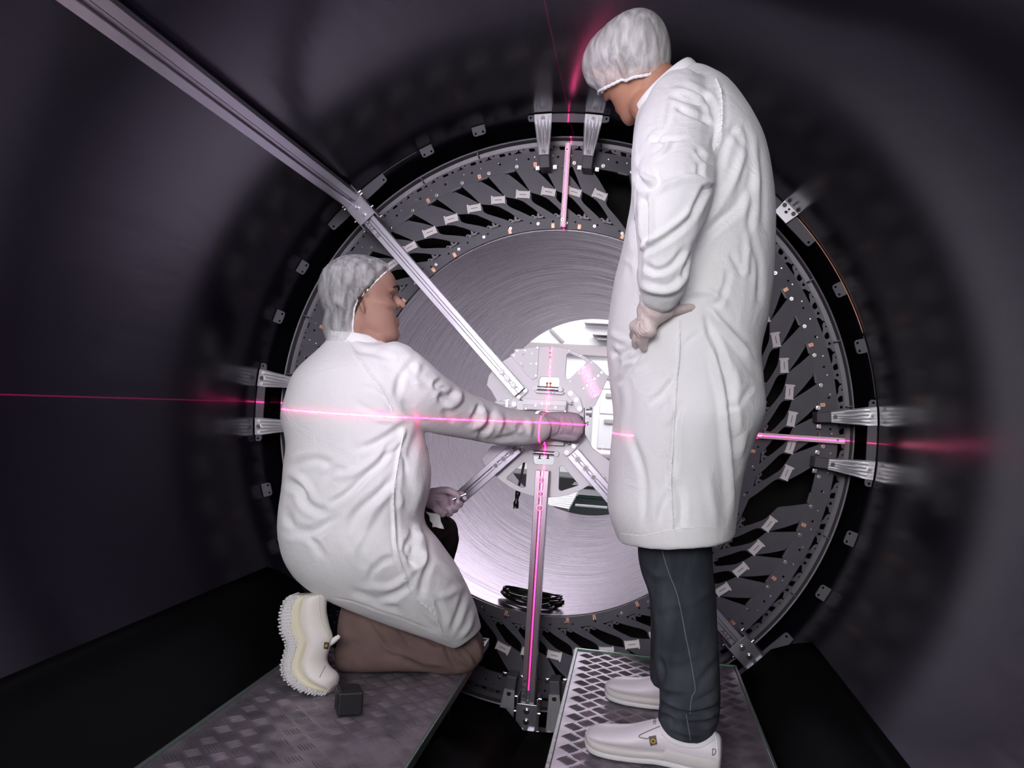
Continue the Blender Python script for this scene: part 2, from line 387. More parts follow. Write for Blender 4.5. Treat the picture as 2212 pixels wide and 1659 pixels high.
def walkway(x0, x1, y0, y1, px, py, label, edge_left, edge_right, edge_back):
    z = -0.739
    t = empty('walkway', ((x0 + x1) / 2, (y0 + y1) / 2, z - 0.03), label, 'walkway', 'tread plate walkways inside the cylinder')
    bm = newbm(); box(bm, ((x0 + x1) / 2, (y0 + y1) / 2, z - 0.006), (x1 - x0, y1 - y0, 0.012))
    obj('deck', bm, MT['tread'], t)
    bm = newbm()
    i0 = int((x0 - px) / 0.031) - 1; i1 = int((x1 - px) / 0.031) + 2
    j0 = int((y0 - py) / 0.0335) - 1; j1 = int((y1 - py) / 0.0335) + 2
    for i in range(i0, i1):
        for j in range(j0, j1):
            if (i + j) % 2: continue
            cx = px + i * 0.031; cy = py + j * 0.0335
            if not (x0 + 0.012 < cx < x1 - 0.012 and y0 + 0.015 < cy < y1 - 0.015): continue
            A = (i % 2 == 0)
            a = R(47) if A else R(-45)
            nx, ny = -math.sin(a), math.cos(a)
            for k in range(-2, 3):
                bar_lens(bm, cx + nx * k * 0.0076, cy + ny * k * 0.0076, z - 0.0001, a)
    obj('tread_pattern', bm, MT['tread'], t, True)
    for m_, xs, ys, sx, sy in ((edge_left, x0 - 0.004, (y0 + y1) / 2, 0.011, y1 - y0), (edge_right, x1 + 0.004, (y0 + y1) / 2, 0.009, y1 - y0), (edge_back, (x0 + x1) / 2, y1 + 0.006, x1 - x0 + 0.018, 0.011)):
        bm = newbm(); box(bm, (xs, ys, z - 0.008), (sx, sy, 0.026), bev=0.002); obj('edge_strip', bm, m_, t)
    for yy in (y0 + 0.3, (y0 + y1) / 2, y1 - 0.25):
        bm = newbm(); xa, xb = x0 + 0.02, x1 - 0.02
        for xx in (xa + 0.06, xb - 0.06):
            zb = -math.sqrt(1.012 ** 2 - xx * xx)
            if zb < z - 0.04: box(bm, (xx, yy, (z - 0.012 + zb) / 2), (0.04, 0.05, abs(zb - z + 0.012)))
        box(bm, ((x0 + x1) / 2, yy, z - 0.027), (x1 - x0 - 0.14, 0.04, 0.03)); obj('support_frame', bm, MT['black'], t)
    return t
walkway(-0.657, -0.147, 0.75, 2.74, -0.599, 1.746, 'left tread plate walkway with the kneeling person on it', MT['greyedge'], MT['greyedge'], MT['greyedge'])
walkway(0.157, 0.657, 0.75, 2.74, 0.191, 2.486, 'right tread plate walkway with a green back edge, under the standing person', MT['greyedge'], MT['greyedge'], MT['green'])
# black cube
cb = empty('black_block', (-0.362, 1.992, -0.737), 'small matt black cube on the left walkway near the white sole', 'block')
bm = newbm(); box(bm, (-0.362, 1.994, -0.706), (0.062, 0.062, 0.057), Matrix.Rotation(R(28), 3, 'Z'), 0.005)
MT['foam'] = mat('black_foam', (0.012, 0.012, 0.014), 0.5, bump=((300, 300, 300), 0.5, 0.001))
obj('block', bm, MT['foam'], cb)
bm = newbm(); box(bm, (-0.362, 1.994, -0.6765), (0.05, 0.05, 0.004), Matrix.Rotation(R(28), 3, 'Z'), 0.001); obj('top_pad', bm, MT['black'], cb)
# ============================================================ the round service ring (disc with blades)
YD = 2.99
PIT = 360 / 56
A0 = 81.55
slots = [q * 90 + A0 + PIT * k for q in range(4) for k in range(13)]
ringo = empty('service_ring', (0, YD, 0), 'big dark grey composite ring of skewed blades around the bright metal tube', 'ring')
def arcpts(r, a0, a1, n): return [(r * math.cos(R(a0 + (a1 - a0) * i / n)), r * math.sin(R(a0 + (a1 - a0) * i / n))) for i in range(n + 1)]
def P2(r, a): return (r * math.cos(R(a)), r * math.sin(R(a)))
# rims, with small through holes
holes = [circ(*P2(0.967, A0 + PIT * k - 2.2), 0.0042, 10) for k in range(56)]
plate('outer_band', [circ(0, 0, 0.993, 224), circ(0, 0, 0.932, 224)] + holes, YD - 0.004, YD + 0.004, MT['disc'], ringo)
holes = [circ(*P2(0.730, A0 + PIT * k - 1.2), 0.0035, 10) for k in range(56)]
plate('inner_band', [circ(0, 0, 0.742, 224), circ(0, 0, 0.703, 224)] + holes, YD - 0.004, YD + 0.004, MT['disc'], ringo)
# one blade, clip at angle 0, shapes as (radius, angle offset)
right = [(0.931, 3.15), (0.890, 0.75), (0.846, -1.85), (0.832, -2.1), (0.816, -2.0), (0.800, -2.9), (0.780, -5.0), (0.762, -7.0), (0.748, -8.5), (0.740, -9.6)]
left = [(0.740, -6.0), (0.758, -4.1), (0.781, -2.4), (0.800, -0.9), (0.817, 0.5), (0.834, 2.9), (0.842, 4.3), (0.850, 4.7), (0.890, 6.0), (0.933, 7.4)]
def dens(pts, n=3):
    out = []
    for (r0, a0), (r1, a1) in zip(pts[:-1], pts[1:]):
        for k in range(n): out.append((r0 + (r1 - r0) * k / n, a0 + (a1 - a0) * k / n))
    return out + [pts[-1]]
def blade_mesh():
    sr = spline([(r, a) for r, a in right[3:]], 3)
    sl = spline([(r, a) for r, a in left[:7]], 3)
    poly = [P2(r, a) for r, a in ([(0.935, 3.25)] + right[:3] + sr + [(0.737, -9.8), (0.737, -6.0)] + sl + left[7:] + [(0.935, 7.45), (0.936, 5.3)])]
    me = plate_mesh([poly], YD - 0.0030, YD + 0.0030)
    return me
bl_me = blade_mesh(); bl_me.materials.append(MT['disc'])
def clip_bm():
    bm = newbm()
    # white clip: plate tilted about the radial direction, local frame at angle 0 radius 0.838; x radial, z tangential
    return bm
def poly_local(pts, rad, rot):   # small tangential/radial polygon placed at radius rad, angle 0; (t along +tangential, r radial)
    c, s = math.cos(rot), math.sin(rot)
    return [(rad + (t * s + r_ * c), t * c - r_ * s) for t, r_ in pts]
rc = R(12)
clip_me = plate_mesh([poly_local(rrect(0, 0, 0.052, 0.026, 0.003), 0.838, rc)], YD - 0.010, YD - 0.003); clip_me.materials.append(MT['white'])
end_me = plate_mesh([poly_local(rrect(0.0225, 0, 0.006, 0.034, 0.0028), 0.838, rc)], YD - 0.0125, YD - 0.003); end_me.materials.append(MT['white'])
end2_me = plate_mesh([poly_local(rrect(-0.0245, 0, 0.004, 0.031, 0.0018), 0.838, rc)], YD - 0.0115, YD - 0.003); end2_me.materials.append(MT['white'])
txt_me = plate_mesh([poly_local([(x - 0.013 + 0.0028 * k, z) for x, z in ((0, -0.0011), (0.0022, -0.0011), (0.0022, 0.0011), (0, 0.0011))], 0.838, rc) for k in range(9)], YD - 0.0104, YD - 0.0099); txt_me.materials.append(MT['ink'])
# screw seats
def screw_mesh(rad, r=0.006, h=0.006, n=12, y=YD - 0.004, off=(0, 0)):
    bm = newbm()
    c = Vector((rad, y, 0))
    cyl(bm, c, c - Vector((0, h * 0.5, 0)), r, n=n); cyl(bm, c - Vector((0, h * 0.5, 0)), c - Vector((0, h, 0)), r * 0.62, n=n)
    cyl(bm, c - Vector((0, h, 0)), c - Vector((0, h * 1.05, 0)), r * 0.3, n=6)
    bmesh.ops.recalc_face_normals(bm, faces=bm.faces)
    me = bpy.data.meshes.new('screw'); bm.to_mesh(me); bm.free()
    me.materials.append(MT['steel']); me.materials.append(MT['dsteel'])
    for p in me.polygons[-8:]: p.material_index = 1
    return me
scr_out = screw_mesh(0.945, 0.0065); scr_in = screw_mesh(0.724, 0.0055); riv = screw_mesh(0.972, 0.0026, 0.003, 8)
cop_me = plate_mesh([poly_local(rrect(0, 0, 0.012, 0.016, 0.001), 0.944, 0), circ(0.945, 0, 0.0017, 8)], YD - 0.0062, YD - 0.0042)
cop_me.materials.append(MT['copper'])
cop2_me = plate_mesh([poly_local(rrect(0, 0, 0.011, 0.017, 0.001), 0.714, 0), circ(0.720, 0, 0.0017, 8)], YD - 0.0062, YD - 0.0042); cop2_me.materials.append(MT['copper'])
lip_me = plate_mesh([arcpts(0.9315, 0.15, 2.35, 4) + arcpts(0.9255, 2.35, 0.15, 4)], YD - 0.016, YD - 0.003); lip_me.materials.append(MT['rim'])
# the small double hook clip, also used on the rim (outline in t, r)
hook = [(-0.024, -0.010), (0.020, -0.010), (0.024, -0.005), (0.017, -0.001), (0.012, -0.004), (0.008, 0.001), (0.012, 0.009), (0.006, 0.015), (0.001, 0.008), (0.001, 0.000), (-0.006, -0.002), (-0.011, 0.003), (-0.018, 0.005), (-0.023, 0.000), (-0.021, -0.004), (-0.016, 0.000), (-0.012, -0.004)]
hook_me = plate_mesh([poly_local([(-t, r_) for t, r_ in hook], 0.755, 0), circ(0.750, 0.0, 0.0018, 8), circ(0.762, -0.007, 0.0018, 8)], YD - 0.002, YD + 0.004); hook_me.materials.append(MT['rim'])
MT['whiteclip'] = MT['white']
def rotlink(name, me, deg, parent):
    o = bpy.data.objects.new(name, me); COL.objects.link(o); o.parent = parent; o.rotation_euler = (0, -R(deg), 0)
    return o
def part_at(name, me, deg, parent):
    # parent sits at (0, YD, 0) unrotated: undo its offset
    o = rotlink(name, me, deg, parent)
    o.location = (0, -YD, 0)
    return o
for i, a in enumerate(slots):
    b_ = part_at('blade', bl_me, a, ringo)
    c_ = rotlink('clip', clip_me, 0, b_); tag(c_, 'white plastic clip with a line of small dark print')
    for k, (nm_, me_) in enumerate((('clip_end', end_me), ('clip_end', end2_me), ('print', txt_me))):
        part_at(nm_, me_, a, ringo) if False else None
    # joined clip details live in the clip mesh itself
bmj = newbm()
for me_ in (clip_me, end_me, end2_me, txt_me): bmj.from_mesh(me_)
nfa = [len(m_.polygons) for m_ in (clip_me, end_me, end2_me, txt_me)]
bmj.faces.ensure_lookup_table()
for f in bmj.faces[sum(nfa[:3]):]: f.material_index = 1
bmj.to_mesh(clip_me); bmj.free(); clip_me.materials.append(MT['ink'])
for q in range(4):
    for k in range(14):
        a = q * 90 + A0 + PIT * k
        if k % 1 == 0: part_at('screw', scr_out, a + 0.6, ringo)
        if k != 13: part_at('edge_lip', lip_me, a + 7.45, ringo)
        part_at('hook', hook_me, a - 3.15, ringo) if k != 13 else None
        if k % 2 == 1: part_at('copper_tab', cop_me, a + 9.3, ringo)
for k in range(28): part_at('copper_tab', cop2_me, A0 + PIT * 2 * k - 1.2 + (0.0 if k % 3 else 5.1), ringo)
for k in range(44): part_at('inner_screw', scr_in, A0 + PIT * k * 56 / 44 - 0.4, ringo)
for k in range(90): part_at('rivet', riv, k * 4 + 1.3, ringo)

# ============================================================ rim behind the ring with latch cut-outs
YR = 3.07
rimo = empty('outer_rim', (0, YR, 0), 'dark outer rim with hooked latch cut-outs just outside the blade ring', 'rim')
bm = newbm()
ringsr = [[pol(rr, 360 * i / 224, yy) for i in range(224)] for rr, yy in ((1.036, YR + 0.006), (1.034, YR - 0.002), (1.052, YR - 0.004), (1.056, YR - 0.03), (1.061, YR - 0.032), (1.064, YR - 0.02), (1.066, YR + 0.02), (1.036, YR + 0.02), (1.036, YR + 0.006))]
ring_loft(bm, ringsr, cap=False)
o = obj('flange', bm, MT['rim'], rimo, True); o.data.set_sharp_from_angle(angle=R(30))
latch_pts = [(1.037, 0.0), (1.037, 5.6), (1.027, 5.5), (1.021, 5.0), (1.019, 4.2), (1.010, 3.4), (0.999, 2.8), (0.997, 0.2), (1.006, -0.35), (1.012, 0.5), (1.022, 0.25), (1.028, -0.6), (1.037, -0.5)]
def sc(pts): return [(r, a) for r, a in pts]
latch_poly = [P2(r, a) for r, a in dens(latch_pts, 2)]
h1 = [P2(r, a) for r, a in ((1.032, 3.1), (1.031, 2.3), (1.018, 2.1), (1.014, 2.7), (1.018, 3.2), (1.030, 3.5))]
h2 = [P2(r, a) for r, a in ((1.027, 1.55), (1.030, 1.0), (1.020, 0.85), (1.019, 1.3))]
h3 = circ(*P2(1.008, 1.7), 0.0022, 8)
h4 = circ(*P2(1.0315, 4.6), 0.003, 8)
la_me = plate_mesh([latch_poly, h1, h2, h3, h4], YR - 0.003, YR + 0.003); la_me.materials.append(MT['rim'])
for k in range(56):
    o = rotlink('latch', la_me, A0 + 1.0 + PIT * k, rimo); o.location = (0, -YR, 0)
bm = newbm()
for k in range(28):
    pass
bm.free()
rib_bm = newbm(); box(rib_bm, (1.048, YR - 0.018, 0), (0.022, 0.028, 0.004))
me = bpy.data.meshes.new('rib'); rib_bm.to_mesh(me); rib_bm.free(); me.materials.append(MT['rim'])
for k in range(28):
    o = rotlink('rib', me, A0 + 2.2 + 2 * PIT * k, rimo); o.location = (0, -YR, 0)

# ============================================================ brackets between wall and ring
YB = 2.90
def rel(me, y0): me.transform(Matrix.Translation((0, -y0, 0))); return me
def make_bracket():
    root = empty('support_bracket', (0, YB, 0), None, 'bracket')
    # radial along +x; widths as in the photograph
    out = [(1.096, -0.031), (1.096, 0.031), (1.066, 0.031), (0.950, 0.0185), (0.950, -0.0185), (1.066, -0.031)]
    bm = newbm()
    # ribbed plate: lengthwise flutes as real relief
    nz_ = 24; xs = [0.950, 0.975, 1.0, 1.03, 1.052, 1.066, 1.096]
    def hw(x): return 0.031 if x >= 1.066 else 0.0185 + (x - 0.95) / 0.116 * 0.0125
    top = []
    for x in xs:
        row = []
        for j in range(nz_ + 1):
            t = -1 + 2 * j / nz_
            y = -0.0045 + (0.0013 * math.cos(t * PI * 5) if 0.955 < x < 1.06 else 0.0)
            row.append(bm.verts.new((x, y, hw(x) * t)))
        top.append(row)
    bot = [[bm.verts.new((x, 0.004, hw(x) * t)) for t in (-1, 1)] for x in xs]
    for a, b_ in zip(top[:-1], top[1:]):
        for j in range(nz_): bm.faces.new((a[j], a[j + 1], b_[j + 1], b_[j]))
    for i in range(len(xs) - 1):
        bm.faces.new((bot[i][0], bot[i + 1][0], bot[i + 1][1], bot[i][1]))
        bm.faces.new((top[i][0], top[i + 1][0], bot[i + 1][0], bot[i][0])); bm.faces.new((top[i][-1], bot[i][1], bot[i + 1][1], top[i + 1][-1]))
    bm.faces.new(top[0] + [bot[0][1], bot[0][0]]); bm.faces.new(list(reversed(top[-1])) + [bot[-1][0], bot[-1][1]])
    bmesh.ops.recalc_face_normals(bm, faces=bm.faces)
    me = bpy.data.meshes.new('arm_plate'); bm.to_mesh(me); bm.free(); me.materials.append(MT['alubright'])
    o = bpy.data.objects.new('arm_plate', me); COL.objects.link(o); o.parent = root
    for p in me.polygons: p.use_smooth = True
    me.set_sharp_from_angle(angle=R(40))
    def scr(x, z, r_, h, m):
        bm = newbm(); cyl(bm, (x, -0.0035, z), (x, -0.005 - h, z), r_, n=18); cyl(bm, (x, -0.005 - h, z), (x, -0.0045 - h, z), r_ * 0.5, r_ * 0.45, n=6)
        b2 = obj('bolt', bm, m); b2.parent = root; return b2
    scr(1.080, -0.0205, 0.0065, 0.001, MT['white']); scr(1.080, 0.0205, 0.0065, 0.001, MT['white'])
    scr(1.080, 0, 0.008, 0.005, MT['steel']); scr(0.962, 0, 0.0075, 0.005, MT['dsteel'])
    # foot that ties the arm to the ring
    bm = newbm(); box(bm, (0.934, 0.045, 0), (0.055, 0.076, 0.036), bev=0.002)
    f = obj('foot', bm, MT['disc']); f.parent = root
    for s in (-1, 1):
        bm = newbm(); box(bm, (0.925, 0.078, s * 0.032), (0.017, 0.016, 0.017), bev=0.0015); cyl(bm, (0.925, 0.070, s * 0.032), (0.925, 0.064, s * 0.032), 0.0055, n=10)
        f = obj('square_nut', bm, MT['steel']); f.parent = root
    return root
br = make_bracket()
brn = {0: 'right side', 90: 'top', 180: 'left side', 270: 'bottom'}
lab = {(90, 1): 'left of the two fluted metal brackets at the top of the ring', (90, -1): 'right of the two fluted brackets at the top, beside the standing face',
       (0, 1): 'upper of the two fluted metal brackets at the right of the ring', (0, -1): 'lower of the two fluted metal brackets at the right of the ring',
       (180, -1): 'upper fluted bracket left of the kneeling person, dark wall end', (180, 1): 'lower fluted bracket left of the kneeling person',
       (270, 1): 'right fluted bracket at the bottom, beside the right walkway', (270, -1): 'left metal bracket at the bottom, beside the lower beam'}
first = True
for q in (0, 90, 180, 270):
    for s in (1, -1):
        o = br if first else copy_tree(br)
        first = False
        o.rotation_euler = (0, -R(q + s * 4.75), 0); o['label'] = lab[(q, s)]; o['group'] = 'fluted support brackets'
# ============================================================ tabs on the cylinder wall
MT['tab'] = mat('grey_tab', (0.13, 0.122, 0.15), 0.45, 0.1, bump=((500, 500, 500), 0.4, 0.0006))
def tab_mesh(w_, inner, hx):
    # tangential width w_, from r=1.097 in to inner, straight inner edge with rounded corners
    hw_ = w_ / 2; rr = 0.010; xo = math.sqrt(1.097 ** 2 - hw_ ** 2)
    pts = [(xo, -hw_)]
    for k in range(5):
        a = R(180 + 90 * k / 4 + 0); pts.append((inner + rr + rr * math.cos(R(270 - 90 * k / 4)), -hw_ + rr + rr * math.sin(R(270 - 90 * k / 4))))
    for k in range(5): pts.append((inner + rr + rr * math.cos(R(180 - 90 * k / 4)), hw_ - rr + rr * math.sin(R(180 - 90 * k / 4))))
    pts.append((xo, hw_))
    for k in range(1, 8):
        a = math.asin(hw_ / 1.097) * (1 - 2 * k / 8); pts.append((1.097 * math.cos(a), 1.097 * math.sin(a)))
    me = plate_mesh([pts] + [circ(x, z, 0.0042, 12) for x, z in hx], -0.003, 0.003); me.materials.append(MT['tab']); return me
tA = tab_mesh(0.048, 1.062, ((1.072, -0.014), (1.072, 0.014)))
tB = tab_mesh(0.275, 1.055, ((1.067, -0.126), (1.067, 0.126)))
tC = tab_mesh(0.290, 1.066, ((1.080, -0.135), (1.080, 0.135)))
names = {17.3: 'first', 28.0: 'second'}
def place_tab(me, a, label, grp):
    o = bpy.data.objects.new('wall_tab', me); COL.objects.link(o); o.location = (0, 2.905, 0); o.rotation_euler = (0, -R(a), 0)
    tag(o, label, 'wall tab', grp)
side = {0: 'the right brackets', 90: 'the top brackets', 180: 'the left brackets', 270: 'the bottom brackets'}
updn = {(0, 1): 'above', (0, -1): 'below', (90, 1): 'left of', (90, -1): 'right of', (180, 1): 'below', (180, -1): 'above', (270, 1): 'right of', (270, -1): 'left of'}
for q in (0, 90, 180, 270):
    for d in (17.3, 28.1):
        for s in (1, -1):
            if q == 270: continue     # hidden under the walkways and floor cover
            if q == 90 and s == -1 and d < 20: pass
            place_tab(tA, q + s * d, 'small grey two-hole wall tab, %s one %s %s' % ('nearer' if d < 20 else 'farther', updn[(q, s)], side[q]), 'two-hole tabs on the cylinder wall')
for a, t in ((45, 'behind the white pentagon plate'), (135, 'crossing behind the upper left beam joint'), (315, 'beside the lower right beam joint')):
    place_tab(tB, a, 'long straight dark wall tab ' + t, 'long dark wall tabs')
for a, t in ((90, 'top'), (0, 'right'), (180, 'left'), (270, 'bottom')):
    place_tab(tC, a, 'hatched grey wall plate spanning between the two %s brackets' % t, 'hatched plates between brackets')
# white pentagon plate at 45 degrees
wp = empty('pentagon_plate', (0, 2.885, 0), 'bright five-sided metal plate with holes, right of the standing shoulder', 'plate')
pp = [at(x, y, 2.885) for x, y in ((1695, 433), (1725, 463), (1697, 483), (1673, 457))]
def xz(v): return (v.x, v.z)
hl = [circ(*xz(at(x, y, 2.885)), r_, 14) for x, y, r_ in ((1697.5, 459, 0.0055), (1704, 453, 0.004))]
o = plate('plate', [[xz(v) for v in pp]] + hl, 2.880, 2.888, MT['alubright'], None); o.parent = wp; o.location = (0, -2.885, 0)
for x, y in ((1695, 443), (1714, 462)):
    v = at(x, y, 2.879); bm = newbm(); cyl(bm, v, v - Vector((0, 0.003, 0)), 0.0075, n=16); obj('bolt', bm, MT['tab'], wp)
# thin copper wire added along the wall in place of an edge reflection
bm = newbm(); tube(bm, [pol(1.0965, 43 - 23.5 * i / 40, 2.90) for i in range(41)], 0.0016, 6)
tag(obj('copper_arc', bm, MT['copper'], None, True), 'thin copper coloured wire standing in for the edge reflection on the right cylinder wall', 'arc')
bm = newbm(); tube(bm, [pol(1.0965, 19 - 11 * i / 20, 2.905) for i in range(21)], 0.0012, 6)  # added grey line for the edge between wall and mirror image
tag(obj('wall_arc', bm, MT['tab'], None, True), 'thin grey wire drawn where the wall meets its reflection above the right brackets', 'arc')
bm = newbm(); tube(bm, [pol(1.0965, 120 + 8 * i / 20, 2.905) for i in range(21)], 0.0014, 6)  # same mirror edge at the upper left, added as a thin tube
tag(obj('wall_arc', bm, MT['tab'], None, True), 'thin grey wire drawn where the wall meets its reflection above the upper left beam joint', 'arc')

# ============================================================ laser target bars
MT['tbar'] = mat('white_target_bar', (0.82, 0.80, 0.83), 0.35, bump=((700, 700, 200), 0.6, 0.0006))
def target_bar(a, label):
    t = empty('target_bar', (0, 2.955, 0), label, 'bar', 'laser target bars on the ring')
    t.rotation_euler = (0, -R(a), 0)
    bm = newbm(); box(bm, (0.855, 0, 0), (0.305, 0.012, 0.020), bev=0.001); o = obj('bar', bm, MT['tbar']); o.parent = t
    for x in (0.727, 0.983):
        bm = newbm(); cyl(bm, (x, -0.005, 0.002), (x, -0.009, 0.002), 0.0055, n=16); cyl(bm, (x, -0.009, 0.002), (x, -0.0085, 0.002), 0.003, n=6); o = obj('bolt', bm, MT['steel']); o.parent = t
        bm = newbm(); box(bm, (x, 0.017, 0), (0.014, 0.024, 0.014)); o = obj('spacer', bm, MT['steel']); o.parent = t
    return t
target_bar(90, 'white bar lit pink by the laser at the top of the ring')
target_bar(0, 'white bar glowing pink at the right, between the two right brackets')
# ============================================================ hub
YH = 2.83
def h(px, py, y=YH): v = at(px, py, y); return (v.x, v.z)
ZA = lambda L: [h(1060 + x / 7.539, 640 + y / 7.541) for x, y in L]          # close-up of the top of the hub
ZB = lambda L: [h(1080 + x / 8.732, 800 + y / 8.732) for x, y in L]          # middle
ZC = lambda L: [h(1030 + x / 7.373, 960 + y / 7.371) for x, y in L]          # bottom
MT['hub'] = mat('hub_plate_metal', (0.78, 0.76, 0.80), 0.55, 0.05, 0.25, bump=((40, 40, 260), 0.12, 0.001))
MT['hubw'] = mat('hub_white_metal', (0.84, 0.82, 0.86), 0.5, 0.05, 0.3)
hub = empty('hub', (0, YH, 0), 'bright aluminium hub plate with cut-outs, bolts and clamps at the centre of the beams', 'hub')
def rfix(pts, r=0.259): return pts
outline = [P2(0.259, a) for a in range(135, 40, -4)] + [P2(0.262, 40), h(1285, 877), h(1262, 882), h(1262, 935), h(1280, 968), h(1330, 1005), h(1318, 1045), P2(0.259, -39)] + [P2(0.259, a) for a in range(-43, -142, -4)] + \
    [h(1047, 1003), h(1042, 990), h(1063, 963), h(1100, 960), h(1100, 860), h(1075, 868), h(1062, 845), h(1052, 832), h(1056, 812), h(1066, 798)]
tri_top = ZA([(1240, 960), (1262, 935), (1290, 932), (1540, 1045), (1555, 1075), (1540, 1110), (1290, 1340), (1255, 1352), (1228, 1335), (1218, 1300)])
tri_bl = ZC([(485, 520), (485, 550), (700, 680), (745, 688), (780, 670), (805, 320), (795, 295), (765, 285), (735, 295)])
tri_br = ZC([(1305, 690), (1310, 720), (1345, 742), (1610, 655), (1620, 630), (1385, 350), (1350, 335), (1320, 360)])
slot_top = ZB([(735, 320), (740, 170), (760, 135), (790, 122), (1080, 128), (1110, 140), (1125, 175), (1120, 330)])
slot_bot = ZC([(900, 185), (905, 280), (925, 310), (950, 318), (1190, 330), (1220, 315), (1230, 285), (1232, 200)])
hh = [(975, 845, 17), (972, 922, 17), (972, 1000, 20), (962, 1150, 20), (955, 1232, 18), (1805, 1240, 24), (1748, 1292, 24), (1685, 1345, 26), (1568, 1450, 26), (1508, 1500, 24)]
holes = [circ(*ZA([(x, y)])[0], r_ / 7.54 / FPX * YH, 16) for x, y, r_ in hh]
core = circ(*h(1184, 912), 0.062, 40)
plate('plate', [outline, tri_top, tri_bl, tri_br, slot_top, slot_bot, core] + holes, YH - 0.006, YH + 0.006, MT['hub'], hub, 0.001)
# small threaded holes (dark inserts)
for (x, y) in ((1282, 885), (1470, 965), (1645, 1080), (1440, 1255), (1293, 1385)):
    v = ZA([(x, y)])[0]; bm = newbm(); cyl(bm, (v[0], YH - 0.0062, v[1]), (v[0], YH - 0.0068, v[1]), 0.0023, n=12); obj('insert', bm, MT['dsteel'], hub)
# raised cover plate, upper left, with bolts
plate('cover_plate', [ZA([(795, 815), (760, 1330), (680, 1362), (610, 1300), (320, 960), (395, 915), (395, 865), (520, 858)])] + [circ(*ZA([(x, y)])[0], 0.003, 12) for x, y in ((545, 962), (532, 1150))], YH - 0.013, YH - 0.0065, MT['hub'], hub, 0.0008)
def bolt(px, py, y, r_=0.007, hgt=0.006, m=None, parent=None, name='bolt', washer=True):
    v = at(px, py, y); bm = newbm()
    if washer: cyl(bm, v, v - Vector((0, 0.0016, 0)), r_, n=20)
    cyl(bm, v, v - Vector((0, hgt, 0)), r_ * 0.66, n=16)
    o = obj(name, bm, m or MT['steel'], parent)
    bm = newbm(); cyl(bm, v - Vector((0, hgt, 0)), v - Vector((0, hgt + 0.0004, 0)), r_ * 0.32, n=6); obj('socket', bm, MT['dsteel'], o)
    return o
for x, y in ((765, 838), (562, 882), (377, 963), (745, 1100), (738, 1293), (435, 885)):
    bolt(1060 + x / 7.539, 640 + y / 7.541, YH - 0.013, 0.0042, 0.003, MT['steel'], hub, washer=False)
for x, y in ((678, 937), (503, 1092), (665, 1103)):
    v = ZA([(x, y)])[0]; bm = newbm(); cyl(bm, (v[0], YH - 0.0131, v[1]), (v[0], YH - 0.0136, v[1]), 0.0024, n=12); obj('insert', bm, MT['dsteel'], hub)
# left extension block under the upper left beam
plate('side_block', [[h(*q) for q in ((1092, 776), (1133, 822), (1112, 850), (1090, 862), (1072, 850), (1052, 832), (1056, 812), (1066, 796))]], YH - 0.004, YH + 0.03, MT['hubw'], hub, 0.002)
# link arms with three bolts
def link_arm(pts, wid, y, m, name='link_arm'):
    c = [Vector((*h(*q), 0)) for q in pts]; l = []; r_ = []
    n = len(c)
    for i, p in enumerate(c):
        d = (c[min(i + 1, n - 1)] - c[max(i - 1, 0)]).normalized(); nn = Vector((-d.y, d.x, 0)) * wid / 2
        l.append(p + nn); r_.append(p - nn)
    def capp(p, d):
        a0 = math.atan2(d.y, d.x); return [(p.x + wid / 2 * math.cos(a0 + R(t)), p.y + wid / 2 * math.sin(a0 + R(t))) for t in (60, 30, 0, -30, -60)]
    poly = [(v.x, v.y) for v in l] + capp(c[-1], (c[-1] - c[-2])) + [(v.x, v.y) for v in reversed(r_)] + capp(c[0], (c[0] - c[1]))
    return plate(name, [poly], y - 0.010, y, m, hub, 0.001)
arms = [[(1134, 843), (1119, 856), (1111, 873)], [(1232, 849), (1246, 864), (1252, 883)], [(1224, 977), (1239, 963), (1251, 947)], [(1126, 969), (1108, 955)]]
for a in arms: link_arm(a, 0.026, YH - 0.008, MT['hubw'])
for q in ((1134, 843), (1119.5, 856), (1110.5, 872.5), (1232.5, 849.5), (1245, 863.5), (1252, 882.5), (1224, 977), (1239, 963.5), (1126, 968.5)): bolt(*q, YH - 0.018, 0.0068, 0.004, MT['steel'], hub)
# core: stacked stage blocks, adjustment screws, clamp bars
def blk(name, poly, y0, y1, m, bev=0.0012): return plate(name, [[h(*q) for q in poly]], y0, y1, m, hub, bev)
bm = newbm(); v = at(1184, 915, YH)
n = 48
ring_loft(bm, [[v + Vector((rr * math.cos(2 * PI * i / n), yy, rr * math.sin(2 * PI * i / n))) for i in range(n)] for rr, yy in ((0.063, 0.012), (0.063, -0.022), (0.058, -0.024), (0.056, -0.020), (0.048, -0.020), (0.047, 0.012), (0.063, 0.012))], cap=False)
obj('centre_collar', bm, MT['alubright'], hub)
blk('back_block', ((1100, 862), (1262, 858), (1262, 960), (1100, 960)), YH + 0.010, YH + 0.05, MT['hubw'])
blk('stage_block', ((1120, 866), (1133, 866), (1133, 861), (1226, 866), (1225, 893), (1205, 895), (1160, 886), (1119, 886)), YH - 0.040, YH - 0.020, MT['hubw'])
blk('stage_block', ((1134, 873), (1224, 876), (1224, 888), (1134, 884)), YH - 0.048, YH - 0.041, MT['hub'])
blk('lower_stage_block', ((1162, 957), (1172, 950), (1200, 940), (1212, 944), (1221, 952), (1219, 962), (1166, 959)), YH - 0.040, YH - 0.020, MT['hubw'])
for q in ((1157, 876), (1171, 872), (1186, 873), (1200, 880), (1136, 883), (1211, 891), (1221, 889)): bolt(*q, YH - 0.048, 0.0045, 0.002, MT['steel'], hub, washer=False)
for q in ((1182, 950), (1196, 945)): bolt(*q, YH - 0.040, 0.0050, 0.003, MT['steel'], hub, washer=False)
